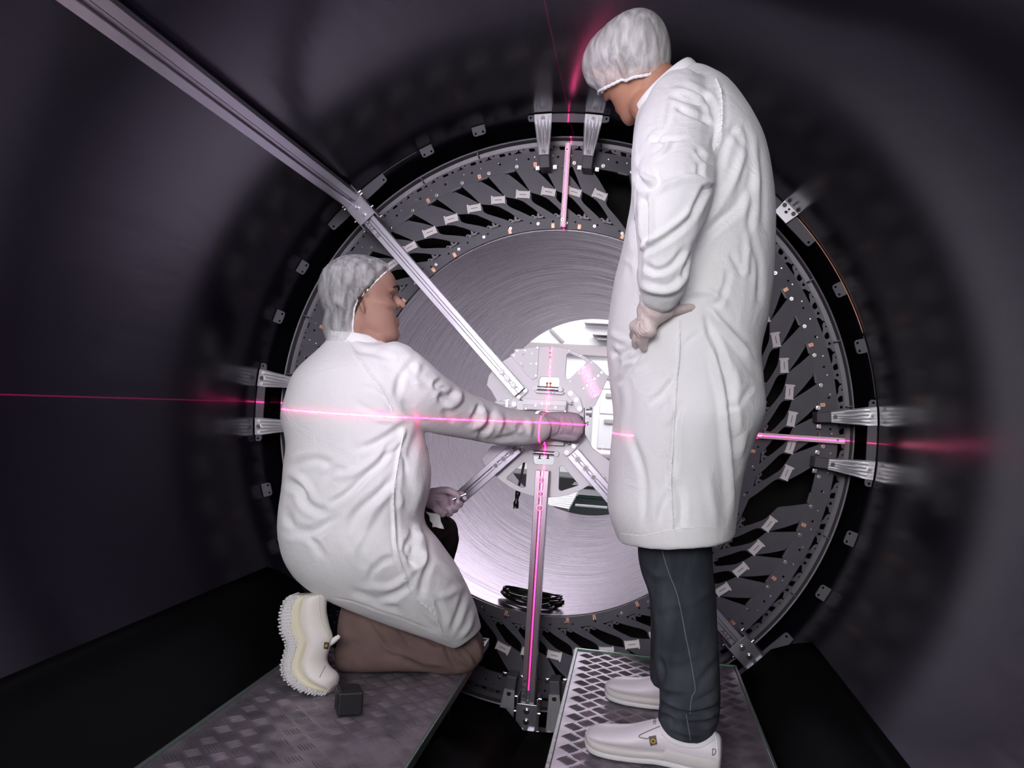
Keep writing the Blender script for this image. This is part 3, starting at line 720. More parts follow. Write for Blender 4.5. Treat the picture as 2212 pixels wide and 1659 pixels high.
def thumb(a, b, y, name='adjust_screw'):
    a = at(*a, y); b = at(*b, y); bm = newbm(); cyl(bm, a, b, 0.0022, n=10); d = (b - a).normalized(); cyl(bm, b, b + d * 0.0035, 0.0062, n=14)
    return obj(name, bm, MT['dsteel'], hub)
thumb((1133, 866), (1126, 866), YH - 0.03); thumb((1226, 871), (1234, 872), YH - 0.03); thumb((1221, 956), (1229, 957.5), YH - 0.03)
thumb((1262, 914), (1269, 914.5), YH - 0.03)
bm = newbm(); a = at(1266, 890, YH + 0.02); cyl(bm, a, a + Vector((0.012, 0, 0)), 0.012, n=20); cyl(bm, a + Vector((0.012, 0, 0)), a + Vector((0.02, 0, 0)), 0.017, n=20); obj('knurled_knob', bm, MT['alubright'], hub)
for (xa, ya, xb, yb) in ((1157, 838, 1211, 841), (1148, 976, 1202, 980)):
    A = at(xa, ya, YH - 0.016); B = at(xb, yb, YH - 0.016)
    bm = newbm(); cyl(bm, A, B, 0.0075, n=18); obj('clamp_bar', bm, MT['alu'], hub)
    for E_ in (A, B):
        bm = newbm(); cyl(bm, E_ + Vector((0, 0.012, 0)), E_ - Vector((0, 0.009, 0)), 0.0085, n=20); cyl(bm, E_ - Vector((0, 0.009, 0)), E_ - Vector((0, 0.0095, 0)), 0.002, n=8); obj('clamp_post', bm, MT['hubw'], hub)
blk('spirit_level', ((1154, 843), (1221, 848), (1216, 853), (1160, 849)), YH - 0.022, YH - 0.012, MT['whitepaint'])
plate('level_mark', [[h(x, y) for x, y in ((1189, 847.5), (1193, 847.8), (1193, 850.3), (1189, 850))], [h(x, y) for x, y in ((1197.5, 848), (1200, 848.2), (1200, 850.8), (1197.5, 850.5))]], YH - 0.0226, YH - 0.0219, mat('green_mark', (0.1, 0.6, 0.4), 0.5), hub)
for q in (1150 + 16, 1150 + 34):
    a = at(q, 983, YH - 0.014); bm = newbm(); cyl(bm, a, a - Vector((0, 0, 0.010)), 0.0025, n=8); cyl(bm, a - Vector((0, 0, 0.010)), a - Vector((0, 0, 0.013)), 0.006, n=14); obj('wing_screw', bm, MT['dsteel'], hub)
for s_, (xx, yy) in enumerate(((1182, 829), (1189, 829))):
    a = at(xx, yy, YH - 0.012); bm = newbm(); cyl(bm, a + Vector((0, 0, -0.012)), a, 0.0016, n=8); cyl(bm, a, a + Vector((0, -0.002, 0.003)), 0.004, n=10); obj('top_screw', bm, mat('orange_screw', (0.6, 0.15, 0.02), 0.4) if s_ == 0 else bpy.data.materials['orange_screw'], hub)
# left bright rods
for yy in (871, 887):
    a = at(1070, yy, YH); b_ = at(1112, yy + 1, YH); bm = newbm(); cyl(bm, a, b_, 0.009, n=16); obj('rod', bm, MT['hubw'], hub)
bm = newbm(); a = at(1094, 866, YH - 0.006); box(bm, at(1095, 880, YH - 0.008), (0.009, 0.014, 0.045)); obj('rod_clamp', bm, MT['alu'], hub)

# ============================================================ slotted aluminium beams
def profile_bm(bm, A, B, wdir, w=0.045, dp=0.042, slot=0.0085, sd=0.010):
    # slotted extrusion from A to B; wdir = direction of its width, the slot opens towards depth direction n
    A = Vector(A); B = Vector(B); d = (B - A).normalized(); u = Vector(wdir); u = (u - d * u.dot(d)).normalized(); n_ = d.cross(u).normalized()
    hw, hd, s = w / 2, dp / 2, slot / 2
    sec = [(-hw, hd - 0.001), (-hw + 0.001, hd), (-s - 0.002, hd), (-s, hd - 0.0015), (-s, hd - 0.004), (-s - 0.004, hd - 0.0045), (-s - 0.004, hd - sd), (s + 0.004, hd - sd), (s + 0.004, hd - 0.0045), (s, hd - 0.004), (s, hd - 0.0015), (s + 0.002, hd), (hw - 0.001, hd), (hw, hd - 0.001),
           (hw, s), (hw - sd * 0.6, s), (hw - sd * 0.6, -s), (hw, -s), (hw, -hd), (s, -hd), (s, -hd + sd * 0.6), (-s, -hd + sd * 0.6), (-s, -hd), (-hw, -hd), (-hw, -s), (-hw + sd * 0.6, -s), (-hw + sd * 0.6, s), (-hw, s)]
    ring_loft(bm, [[E_ + u * x + n_ * z for x, z in sec] for E_ in (A, B)])
    return n_
YS = 2.795   # depth of beam axes (front face about 2.775)
def beam(deg, r0, r1, label, bolts_r, text=None, twist=0):
    t = empty('slotted_beam', (0, YS, 0), label, 'beam', 'aluminium beams radiating from the hub')
    A = pol(r0, deg, YS); B = pol(r1, deg, YS); u = Vector((-math.sin(R(deg)), 0, math.cos(R(deg))))
    bm = newbm(); d = (B - A).normalized()
    if d.cross(u).y > 0: u = -u
    profile_bm(bm, A, B, u)
    obj('profile', bm, MT['alu'], t)
    for rr in bolts_r:
        v = pol(rr, deg, YS - 0.0205); bm = newbm(); cyl(bm, v + Vector((0, .006, 0)), v - Vector((0, 0.0015, 0)), 0.0115, n=20); o = obj('washer', bm, MT['hubw'], t)
        bm = newbm(); cyl(bm, v - Vector((0, 0.0015, 0)), v - Vector((0, 0.0075, 0)), 0.0072, n=16); cyl(bm, v - Vector((0, 0.0074, 0)), v - Vector((0, 0.0078, 0)), 0.003, n=6); o2 = obj('bolt', bm, MT['dsteel'], o)
    if text:
        fc = bpy.data.curves.new('t', 'FONT'); fc.body = text[0]; fc.size = 0.019; fc.extrude = 0.0002; fc.align_x = 'CENTER'; fc.align_y = 'CENTER'
        to = bpy.data.objects.new('t', fc); me = bpy.data.meshes.new_from_object(to); bpy.data.objects.remove(to)
        ex = d * text[2]; ez = ex.cross(Vector((0, -1, 0))) * -1
        # text lies in the XZ plane facing -Y, reading along ex
        up = Vector((0, -1, 0)).cross(ex)
        c = pol(text[1], deg, YS - 0.0214) + u * text[3]
        m4 = Matrix(((ex.x, up.x, 0, c.x), (ex.y, up.y, -1, c.y), (ex.z, up.z, 0, c.z), (0, 0, 0, 1)))
        me.transform(m4)
        o = link('lettering', me, MT['ink'], t)
    return t
beam(135, 0.135, 0.990, 'long slotted aluminium beam from the hub up to the upper left wall joint', (0.165, 0.195, 0.225), ('A-LZ  10', 0.905, -1, 0.013))
beam(270, 0.165, 0.990, 'slotted aluminium beam running straight down from the hub, laser line along it', (0.195, 0.242, 0.289), ('A-LZ  6', 0.895, -1, -0.013))
beam(315, 0.140, 0.990, 'slotted aluminium beam from the hub down to the lower right, behind the standing person', (0.165, 0.205, 0.245), ('A-LZ  4', 0.915, 1, -0.013))
beam(225, 0.130, 0.990, 'slotted aluminium beam from the hub to the lower left, meeting the lowered hand', (0.155, 0.190, 0.225))
# U shaped joints and rails along the wall
def joint(deg, label):
    t = empty('corner_joint', (0, YS, 0), label, 'joint', 'U shaped joints between beams and wall rails')
    t.rotation_euler = (0, -R(deg), 0)
    def ob(name, bm, m, par=t):
        o = obj(name, bm, m); o.parent = par; return o
    bm = newbm(); box(bm, (0.995, -0.0275, 0), (0.105, 0.005, 0.066), bev=0.001); ob('face_plate', bm, MT['alu'])
    for s in (-1, 1):
        bm = newbm(); box(bm, (1.0, 0.012, s * 0.0335), (0.155, 0.085, 0.004), bev=0.001); ob('cheek', bm, MT['alu'])
        for k, (xx, yy) in enumerate(((0.93, 0.0), (0.975, -0.01), (1.035, -0.01), (1.055, 0.01))):
            bm = newbm(); cyl(bm, (xx, yy, s * 0.0355), (xx, yy, s * 0.0445), 0.0042, n=10); ob('side_bolt', bm, MT['steel'])
    for xx in (0.965, 1.0):
        bm = newbm(); cyl(bm, (xx, -0.030, 0), (xx, -0.0325, 0), 0.010, n=18); o = ob('face_bolt', bm, MT['steel'])
        bm = newbm(); cyl(bm, (xx, -0.0325, 0), (xx, -0.0375, 0), 0.006, n=14); o2 = obj('head', bm, MT['steel']); o2.parent = o
    return t
joint(135, 'U shaped aluminium joint with two round bolts at the upper left wall')
joint(270, 'U shaped aluminium joint at the foot of the vertical beam, bottom centre')
joint(315, 'U shaped aluminium joint at the lower right, beside the right walkway')
def rail(deg, y0, y1, label):
    t = empty('wall_rail', tuple(pol(1.045, deg, (y0 + y1) / 2)), label, 'rail', 'slotted rails running along the cylinder wall')
    A = pol(1.048, deg, y1); B = pol(1.048, deg, y0); u = Vector((-math.sin(R(deg)), 0, math.cos(R(deg))))
    d = (B - A).normalized()
    if d.cross(u).dot(pol(1, deg)) > 0: u = -u
    bm = newbm(); profile_bm(bm, A, B, u, w=0.060, dp=0.052, slot=0.012, sd=0.016); obj('profile', bm, MT['alu'], t)
    bm = newbm(); yy = (y0 + y1) / 2; m4 = Matrix.Rotation(-R(deg), 3, 'Y'); box(bm, pol(1.083, deg, yy), (0.026, min(0.12, (y1 - y0) * 0.4), 0.05), m4); obj('foot_block', bm, MT['black'], t)
rail(135, 0.9, 2.845, 'long slotted aluminium rail running along the upper left wall towards the viewer')
rail(270, 2.56, 2.845, 'short slotted rail at the bottom, vanishing under the black floor cover')
rail(315, 2.60, 2.845, 'short slotted rail at the lower right wall, behind the right walkway')

# ============================================================ cable coil and connectors
MT['cable'] = mat('black_cable', (0.012, 0.010, 0.010), 0.3)
cc = at_r(1140, 1306, 0.69); coil = empty('cable_coil', tuple(cc), 'coiled black cable lying at the bottom of the metal tube behind the vertical beam', 'cable')
random.seed(3)
for k in range(9):
    bm = newbm(); ph = random.random() * 6; rx = 0.105 + random.uniform(-0.02, 0.012); ry = 0.055 + random.uniform(-0.01, 0.012); ox = random.uniform(-0.012, 0.014); pts = []
    for i in range(49):
        a = 2 * PI * i / 48; x = cc.x - 0.002 + ox + rx * math.cos(a); y = cc.y + 0.05 + ry * math.sin(a) + 0.004 * math.sin(3 * a + ph)
        pts.append((x, y, -math.sqrt(0.7 ** 2 - x * x) + 0.011 + 0.0035 * k + 0.003 * math.sin(2 * a + ph)))
    tube(bm, pts, 0.0036, 6, cap=False); obj('loop', bm, MT['cable'], coil, True)
def lie(px, py): return at_r(px, py, 0.694)
for k, pl_ in enumerate((((1178, 1296), (1192, 1300), (1205, 1302)), ((1170, 1299), (1186, 1309), (1200, 1306)))):
    bm = newbm(); tube(bm, [lie(*q) for q in pl_], 0.003, 6); obj('cable_tail', bm, MT['cable'], coil, True)
    bm = newbm(); a = lie(*pl_[-1]); b_ = lie(pl_[-1][0] + 12, pl_[-1][1] - 3); cyl(bm, a, b_, 0.008, 0.006, n=10); obj('plug', bm, MT['cable'], coil)
# hanging connector under the hub
hc = empty('hanging_connector', tuple(at(1116, 1080, YH + 0.03)), 'black round connector hanging on a cable below the left of the hub plate', 'connector')
bm = newbm(); tube(bm, [at(x, y, YH + 0.03) for x, y in ((1134, 990), (1131, 1005), (1127, 1025), (1122, 1045), (1118, 1062))], 0.0045, 8); obj('cable', bm, MT['cable'], hc, True)
bm = newbm(); pts = [at(x, y, YH + 0.03) for x, y in ((1119, 1060), (1118.5, 1068), (1117, 1072), (1116, 1080), (1115, 1085), (1114.5, 1094))]
tube(bm, pts, [0.0085, 0.0095, 0.0075, 0.006, 0.0095, 0.0095], 14); obj('connector_body', bm, MT['black'], hc, True)
for k in range(5):
    a = pts[-1] + Vector((0.0075 * math.cos(k * 1.256), 0.0075 * math.sin(k * 1.256), 0.0)); bm = newbm(); cyl(bm, a, a - Vector((0.0006, 0, 0.007)), 0.0022, n=6); obj('prong', bm, MT['black'], hc)
# ============================================================ people
import numpy as np
MT['cloth'] = None
def cloth_mat(name, col, tint=(0, 0, 0), grid=0.0042, gs=0.35):
    m = mat(name, col, 0.75, 0.0, 0.2, sheen=0.15); nt = m.node_tree; b = nt.nodes['Principled BSDF']
    tc = nt.nodes.new('ShaderNodeTexCoord'); sp = nt.nodes.new('ShaderNodeSeparateXYZ'); nt.links.new(tc.outputs['Object'], sp.inputs[0])
    hs = []
    def mm(op, a, b_=None):
        n_ = nt.nodes.new('ShaderNodeMath'); n_.operation = op
        for k, v in enumerate((a, b_)):
            if v is None: continue
            if isinstance(v, (int, float)): n_.inputs[k].default_value = v
            else: nt.links.new(v, n_.inputs[k])
        return n_.outputs[0]
    nz = nt.nodes.new('ShaderNodeTexNoise'); nz.inputs['Scale'].default_value = 7; nt.links.new(tc.outputs['Object'], nz.inputs[0])
    wob = mm('MULTIPLY', nz.outputs[0], 0.02)
    for k in (0, 2):
        v = mm('ADD', sp.outputs[k], wob)
        hs.append(mm('GREATER_THAN', mm('FRACT', mm('MULTIPLY', v, 1 / grid)), 0.78))
    h_ = mm('MAXIMUM', hs[0], hs[1])
    n2 = nt.nodes.new('ShaderNodeTexNoise'); n2.inputs['Scale'].default_value = 60; n2.inputs['Detail'].default_value = 4; nt.links.new(tc.outputs['Object'], n2.inputs[0])
    n3 = nt.nodes.new('ShaderNodeTexNoise'); n3.inputs['Scale'].default_value = 13; n3.inputs['Detail'].default_value = 3; n3.inputs['Distortion'].default_value = 1.5; nt.links.new(tc.outputs['Object'], n3.inputs[0])
    rid = mm('ABSOLUTE', mm('SUBTRACT', n3.outputs[0], 0.5))
    hh_ = mm('ADD', mm('ADD', mm('MULTIPLY', h_, 0.0004), mm('MULTIPLY', n2.outputs[0], 0.0010)), mm('MULTIPLY', rid, -0.012))
    bu = nt.nodes.new('ShaderNodeBump'); bu.inputs['Strength'].default_value = gs; bu.inputs['Distance'].default_value = 1.0
    nt.links.new(hh_, bu.inputs['Height']); nt.links.new(bu.outputs[0], b.inputs['Normal'])
    mx = nt.nodes.new('ShaderNodeMix'); mx.data_type = 'RGBA'; mx.inputs[6].default_value = (*col, 1); mx.inputs[7].default_value = (*[c * 0.86 for c in col], 1)
    nt.links.new(mm('MULTIPLY', h_, 0.4), mx.inputs[0]); nt.links.new(mx.outputs[2], b.inputs['Base Color'])
    return m
MT['coat'] = cloth_mat('white_grid_cloth', (0.82, 0.825, 0.835))
MT['coatcuff'] = mat('ribbed_white_cuff', (0.78, 0.80, 0.81), 0.8, spec=0.2)
MT['skin'] = mat('skin', (0.52, 0.27, 0.18), 0.5, 0, 0.4, sub=0.12, var=((14, 14, 14), (0.42, 0.20, 0.14), 0.35, 0.7), bump=((160, 160, 160), 0.12, 0.002))
MT['skin2'] = mat('pale_skin', (0.44, 0.255, 0.20), 0.5, 0, 0.4, sub=0.12, var=((12, 12, 12), (0.36, 0.19, 0.15), 0.35, 0.7), bump=((160, 160, 160), 0.12, 0.002))
MT['glove'] = mat('thin_latex_glove', (0.62, 0.52, 0.50), 0.45, 0, 0.5, bump=((50, 50, 90), 0.6, 0.004))
MT['gloved'] = mat('grey_work_glove', (0.40, 0.32, 0.38), 0.75, 0, 0.2, bump=((90, 90, 90), 0.6, 0.003))
MT['hair'] = mat('short_grey_hair', (0.26, 0.25, 0.24), 0.7, 0, 0.3, bump=((230, 230, 230), 1.0, 0.01), var=((160, 160, 160), (0.42, 0.41, 0.40), 0.4, 0.6))
MT['hairdark'] = mat('dark_brown_hair', (0.05, 0.035, 0.03), 0.6, 0, 0.3, bump=((60, 60, 220), 1.0, 0.01))
MT['jeans'] = mat('dark_blue_grey_denim', (0.030, 0.035, 0.044), 0.85, 0, 0.15, var=((14, 14, 5), (0.075, 0.084, 0.100), 0.40, 0.72), bump=((900, 900, 900), 0.35, 0.001))
MT['brown'] = mat('brown_corduroy', (0.16, 0.108, 0.100), 0.9, 0, 0.1, var=((10, 10, 10), (0.21, 0.145, 0.136), 0.4, 0.7), bump=((700, 700, 700), 0.4, 0.001))
MT['darkbrown'] = mat('dark_brown_cloth', (0.016, 0.011, 0.011), 0.9, 0, 0.1)
MT['sock'] = mat('navy_sock', (0.006, 0.008, 0.016), 0.9, 0, 0.1)
MT['shoe'] = mat('white_shoe_leather', (0.74, 0.70, 0.76), 0.42, 0, 0.4, bump=((500, 500, 500), 0.15, 0.001))
MT['shoec'] = mat('cream_shoe_leather', (0.78, 0.74, 0.70), 0.45, 0, 0.4, bump=((500, 500, 500), 0.15, 0.001))
MT['solecream'] = mat('cream_midsole', (0.72, 0.68, 0.52), 0.5)
MT['sole'] = mat('pale_sole_rubber', (0.66, 0.65, 0.66), 0.55)
MT['badge'] = mat('grey_brown_badge', (0.22, 0.18, 0.16), 0.5)
MT['yellow'] = mat('yellow_print', (0.55, 0.36, 0.08), 0.5)
MT['seam'] = mat('white_stitching', (0.86, 0.87, 0.87), 0.8, spec=0.1)
def cap_mat(name, dens, col):
    m = bpy.data.materials.new(name); m.use_nodes = True; nt = m.node_tree; b = nt.nodes['Principled BSDF']; out = nt.nodes['Material Output']
    b.inputs['Base Color'].default_value = (*col, 1); b.inputs['Roughness'].default_value = 0.6
    tr = nt.nodes.new('ShaderNodeBsdfTransparent'); mx = nt.nodes.new('ShaderNodeMixShader')
    tc = nt.nodes.new('ShaderNodeTexCoord'); mp = nt.nodes.new('ShaderNodeMapping'); mp.inputs['Scale'].default_value = (60, 60, 16)
    nz = nt.nodes.new('ShaderNodeTexNoise'); nz.inputs['Detail'].default_value = 6; nz.inputs['Scale'].default_value = 1; nz.inputs['Distortion'].default_value = 0.25
    nt.links.new(tc.outputs['Object'], mp.inputs[0]); nt.links.new(mp.outputs[0], nz.inputs[0])
    cr = nt.nodes.new('ShaderNodeMapRange'); cr.inputs[1].default_value = 0.35; cr.inputs[2].default_value = 0.7; cr.inputs[3].default_value = dens - 0.14; cr.inputs[4].default_value = dens + 0.22
    nt.links.new(nz.outputs[0], cr.inputs[0]); nt.links.new(cr.outputs[0], mx.inputs[0]); nt.links.new(tr.outputs[0], mx.inputs[1]); nt.links.new(b.outputs[0], mx.inputs[2]); nt.links.new(mx.outputs[0], out.inputs[0])
    bu = nt.nodes.new('ShaderNodeBump'); bu.inputs['Strength'].default_value = 0.8; bu.inputs['Distance'].default_value = 0.006; nt.links.new(nz.outputs[0], bu.inputs['Height']); nt.links.new(bu.outputs[0], b.inputs['Normal'])
    return m
MT['cap'] = cap_mat('sheer_white_cap', 0.46, (0.86, 0.85, 0.85))
MT['cap2'] = cap_mat('sheer_white_cap_thin', 0.36, (0.80, 0.80, 0.82))

def ball(bm, c, r, n=3, sc=None):
    m = Matrix.Translation(Vector(c))
    if sc is not None: m = m @ sc
    return bmesh.ops.create_icosphere(bm, subdivisions=n, radius=r, matrix=m)
def limb(bm, pts, rad, n=14, sub=5):
    P_ = [tuple(p) + (r,) for p, r in zip(pts, rad)]
    S_ = spline(P_, sub) if len(P_) > 2 else P_
    ps = [Vector(s[:3]) for s in S_]; rs = [s[3] for s in S_]
    tube(bm, ps, rs, n); ball(bm, ps[0], rs[0] * 0.99, 2); ball(bm, ps[-1], rs[-1] * 0.99, 2)
def section(L, Rr, Y, b, n=36, pw=2.3, tw=0.0, LY=0.0, RY=0.0):
    # elliptical section seen edge-on: from pixel L to pixel R at depth Y, half thickness b along the depth
    p0 = at(L[0], L[1], Y + LY); p1 = at(Rr[0], Rr[1], Y + RY); c = (p0 + p1) / 2; u = (p1 - p0) / 2
    out = []
    for k in range(n):
        a = 2 * PI * k / n; ca, sa = math.cos(a), math.sin(a)
        x = math.copysign(abs(ca) ** (2 / pw), ca); y = math.copysign(abs(sa) ** (2 / pw), sa)
        out.append(c + u * x + Vector((0, b * y, 0)) + u * (tw * y))
    return out
def loft_sections(bm, secs, sub=4, n=36, pw=2.3):
    # secs: (Lx, Ly, Rx, Ry, Y, b, LY, RY)
    F = [s + (0, 0) if len(s) == 6 else s for s in secs]
    SS = spline(F, sub)
    ring_loft(bm, [section((s[0], s[1]), (s[2], s[3]), s[4], s[5], n, pw, 0, s[6], s[7]) for s in SS])
def remesh(bm, voxel, smooth=2, name='m', adapt=0.0):
    bmesh.ops.recalc_face_normals(bm, faces=bm.faces)
    me = bpy.data.meshes.new(name); bm.to_mesh(me); bm.free()
    o = bpy.data.objects.new(name, me); COL.objects.link(o)
    md = o.modifiers.new('r', 'REMESH'); md.mode = 'VOXEL'; md.voxel_size = voxel; md.adaptivity = adapt
    if smooth:
        s = o.modifiers.new('s', 'SMOOTH'); s.factor = 0.5; s.iterations = smooth
    dg = bpy.context.evaluated_depsgraph_get(); dg.update()
    r = bpy.data.meshes.new_from_object(o.evaluated_get(dg)); r.name = name
    bpy.data.objects.remove(o); bpy.data.meshes.remove(me)
    for p in r.polygons: p.use_smooth = True
    return r
Rn = np.array([CR, CU, CF]); Cn = np.array(CAMP)
def project(co):
    d = (co - Cn) @ Rn.T
    return np.stack([1106 + FPX * d[:, 0] / d[:, 2], 829.5 - FPX * d[:, 1] / d[:, 2]], 1)
def seg_dist(p, poly):
    best = np.full(len(p), 1e9); tt = np.zeros(len(p)); L = 0.0; tot = sum(math.dist(a, b) for a, b in zip(poly[:-1], poly[1:]))
    side = np.zeros(len(p))
    for a, b in zip(poly[:-1], poly[1:]):
        a = np.array(a, float); b = np.array(b, float); d = b - a; l2 = d @ d; l = math.sqrt(l2)
        t = np.clip(((p - a) @ d) / l2, 0, 1); q = a + t[:, None] * d; dd = np.hypot(*(p - q).T)
        m = dd < best; best[m] = dd[m]; tt[m] = (L + t[m] * l) / tot
        cr_ = (p[:, 0] - a[0]) * d[1] - (p[:, 1] - a[1]) * d[0]; side[m] = np.sign(cr_[m]); L += l
    return best, tt, side
def fold(me, strokes, noise_amp=0.0, nscale=(1, 1, 1), seed=0, maxY=None):
    n = len(me.vertices); co = np.empty(n * 3); me.vertices.foreach_get('co', co); co = co.reshape(-1, 3)
    no = np.empty(n * 3); me.vertices.foreach_get('normal', no); no = no.reshape(-1, 3)
    vd = co - Cn; vd /= np.linalg.norm(vd, axis=1)[:, None]
    face = np.clip(-(vd * no).sum(1) * 2.5, 0, 1)
    px = project(co); disp = np.zeros(n)
    for st in strokes:
        pts, amp, sg = st[0], st[1], st[2] * 0.85; kind = st[3] if len(st) > 3 else 'g'; yr = st[4] if len(st) > 4 else None
        pl_ = spline(pts, 5) if len(pts) > 2 else pts
        d, t, side = seg_dist(px, pl_)
        env = np.clip(np.minimum(t, 1 - t) * 5 + (0.25 if kind != 'g0' else 1), 0, 1)
        env = env * np.exp(-np.maximum(0, 0) * d)
        if kind == 'b':   # bumpy ridge (gathered seam)
            tot = sum(math.dist(a, b) for a, b in zip(pl_[:-1], pl_[1:]))
            g = np.exp(-d ** 2 / (2 * sg ** 2)) * (0.7 + 0.5 * np.sin(t * tot / 1.9)) - 0.5 * np.exp(-(d - 2.6 * sg) ** 2 / (2 * sg ** 2))
        elif kind == 's':  # step: one side raised, a cloth edge
            g = np.where(side > 0, 1, -0.2) * np.exp(-d / (sg * 2.2))
        else:
            g = np.exp(-d ** 2 / (2 * sg ** 2)) - 0.42 * np.exp(-(d - 2.1 * sg) ** 2 / (2 * (sg * 0.9) ** 2))
        w_ = face
        if yr is not None: w_ = w_ * ((co[:, 1] > yr[0]) & (co[:, 1] < yr[1]))
        disp += amp * g * env * w_
    co2 = co + no * disp[:, None]
    if noise_amp:
        for i in range(n):
            v = Vector((co[i][0] * nscale[0] + seed, co[i][1] * nscale[1], co[i][2] * nscale[2]))
            f_ = noise.noise(v) + 0.5 * noise.noise(v * 2.3)
            g_ = 1 - abs(noise.noise(v * 1.3 + Vector((9, 3, 1)))) * 2.2
            co2[i] += no[i] * noise_amp * (f_ + 0.6 * g_)
    me.vertices.foreach_set('co', co2.ravel()); me.update()
def headframe(c, f, u):
    f = Vector(f).normalized(); u = Vector(u); u = (u - f * u.dot(f)).normalized(); l = u.cross(f)
    M_ = Matrix((( f.x, l.x, u.x, c[0]), (f.y, l.y, u.y, c[1]), (f.z, l.z, u.z, c[2]), (0, 0, 0, 1)))
    return M_
HS = [(-0.126, 0.088, 0.040, 0.018, 0), (-0.118, 0.096, 0.020, 0.034, 0), (-0.104, 0.098, -0.008, 0.046, 0), (-0.086, 0.094, -0.035, 0.056, 0), (-0.066, 0.093, -0.055, 0.062, 0), (-0.044, 0.090, -0.070, 0.067, 0),
      (-0.020, 0.089, -0.084, 0.071, 0), (0.002, 0.084, -0.093, 0.073, 0), (0.018, 0.094, -0.099, 0.0755, 0), (0.040, 0.097, -0.102, 0.077, 0), (0.062, 0.090, -0.099, 0.073, 0), (0.082, 0.074, -0.086, 0.062, 0), (0.098, 0.046, -0.060, 0.042, 0), (0.107, 0.012, -0.025, 0.018, 0)]
def head_bm(bm, M_, s=1.0, nose=1.0):
    t = []
    for u, f, b_, w_ in [h_[:4] for h_ in spline(HS, 2)]:
        rg = []
        for k in range(40):
            a = 2 * PI * k / 40; ca, sa = math.cos(a), math.sin(a)
            x = (f + b_) / 2 + (f - b_) / 2 * math.copysign(abs(ca) ** (0.80 if ca > 0 else 0.9), ca); y = w_ * math.copysign(abs(sa) ** 0.80, sa)
            # face is narrower at the front
            y *= 1 - 0.08 * max(0, ca) ** 2
            rg.append(M_ @ (Vector((x, y, u)) * s))
        t.append(rg)
    ring_loft(bm, t)
    def P_(f, l, u): return M_ @ (Vector((f, l, u)) * s)
    limb(bm, [P_(0.084, 0, 0.020), P_(0.093, 0, 0.000), P_(0.103 * nose, 0, -0.014), P_(0.108 * nose, 0, -0.023)], [0.009 * s, 0.0095 * s, 0.0100 * s, 0.0098 * s], 10, 3)
    for sd in (-1, 1):
        ball(bm, P_(0.095, sd * 0.011, -0.026), 0.0080 * s, 2)
        limb(bm, [P_(0.092, sd * 0.008, 0.020), P_(0.090, sd * 0.026, 0.024), P_(0.076, sd * 0.047, 0.018)], [0.008 * s, 0.0085 * s, 0.007 * s], 8, 3)
        limb(bm, [P_(0.080, sd * 0.030, -0.028), P_(0.060, sd * 0.052, -0.025), P_(0.030, sd * 0.062, -0.020)], [0.014 * s, 0.013 * s, 0.010 * s], 10, 3)
        # ear: bowl with helix
        ec = [P_(-0.004, sd * 0.076, -0.048), P_(-0.012, sd * 0.083, -0.030), P_(-0.022, sd * 0.089, -0.004), P_(-0.014, sd * 0.089, 0.014), P_(0.000, sd * 0.082, 0.014), P_(0.006, sd * 0.077, -0.002)]
        limb(bm, ec, [0.0052 * s, 0.0036 * s, 0.0036 * s, 0.0036 * s, 0.0034 * s, 0.003 * s], 8, 4)
        limb(bm, [P_(-0.006, sd * 0.074, -0.036), P_(-0.012, sd * 0.078, -0.010), P_(-0.010, sd * 0.078, 0.006)], [0.006 * s, 0.006 * s, 0.005 * s], 8, 3)
    limb(bm, [P_(0.089, 0.021, -0.070), P_(0.0965, 0, -0.0655), P_(0.089, -0.021, -0.070)], [0.004 * s, 0.0068 * s, 0.004 * s], 8, 3)
    limb(bm, [P_(0.088, 0.019, -0.076), P_(0.096, 0, -0.0785), P_(0.088, -0.019, -0.076)], [0.004 * s, 0.0075 * s, 0.004 * s], 8, 3)
    ball(bm, P_(0.082, 0, -0.108), 0.020 * s, 2)
def face_parts(M_, s, body, hairmat, lips=True):
    def P_(f, l, u): return M_ @ (Vector((f, l, u)) * s)
    for sd in (-1, 1):
        bm = newbm(); ball(bm, P_(0.0690, sd * 0.031, 0.002), 0.0100 * s, 3); obj('eye', bm, MT['eyew'], body, True)
        bm = newbm(); ball(bm, P_(0.0755, sd * 0.0315, 0.001), 0.0038 * s, 2); obj('iris', bm, MT['iris'], body, True)
        bm = newbm(); limb(bm, [P_(0.1015, sd * 0.012, 0.024), P_(0.098, sd * 0.030, 0.031), P_(0.083, sd * 0.050, 0.024)], [0.0028, 0.0034, 0.002], 6, 3); obj('eyebrow', bm, hairmat, body, True)
MT['eyew'] = mat('eye_white', (0.7, 0.68, 0.66), 0.2); MT['iris'] = mat('dark_iris', (0.03, 0.02, 0.015), 0.1)
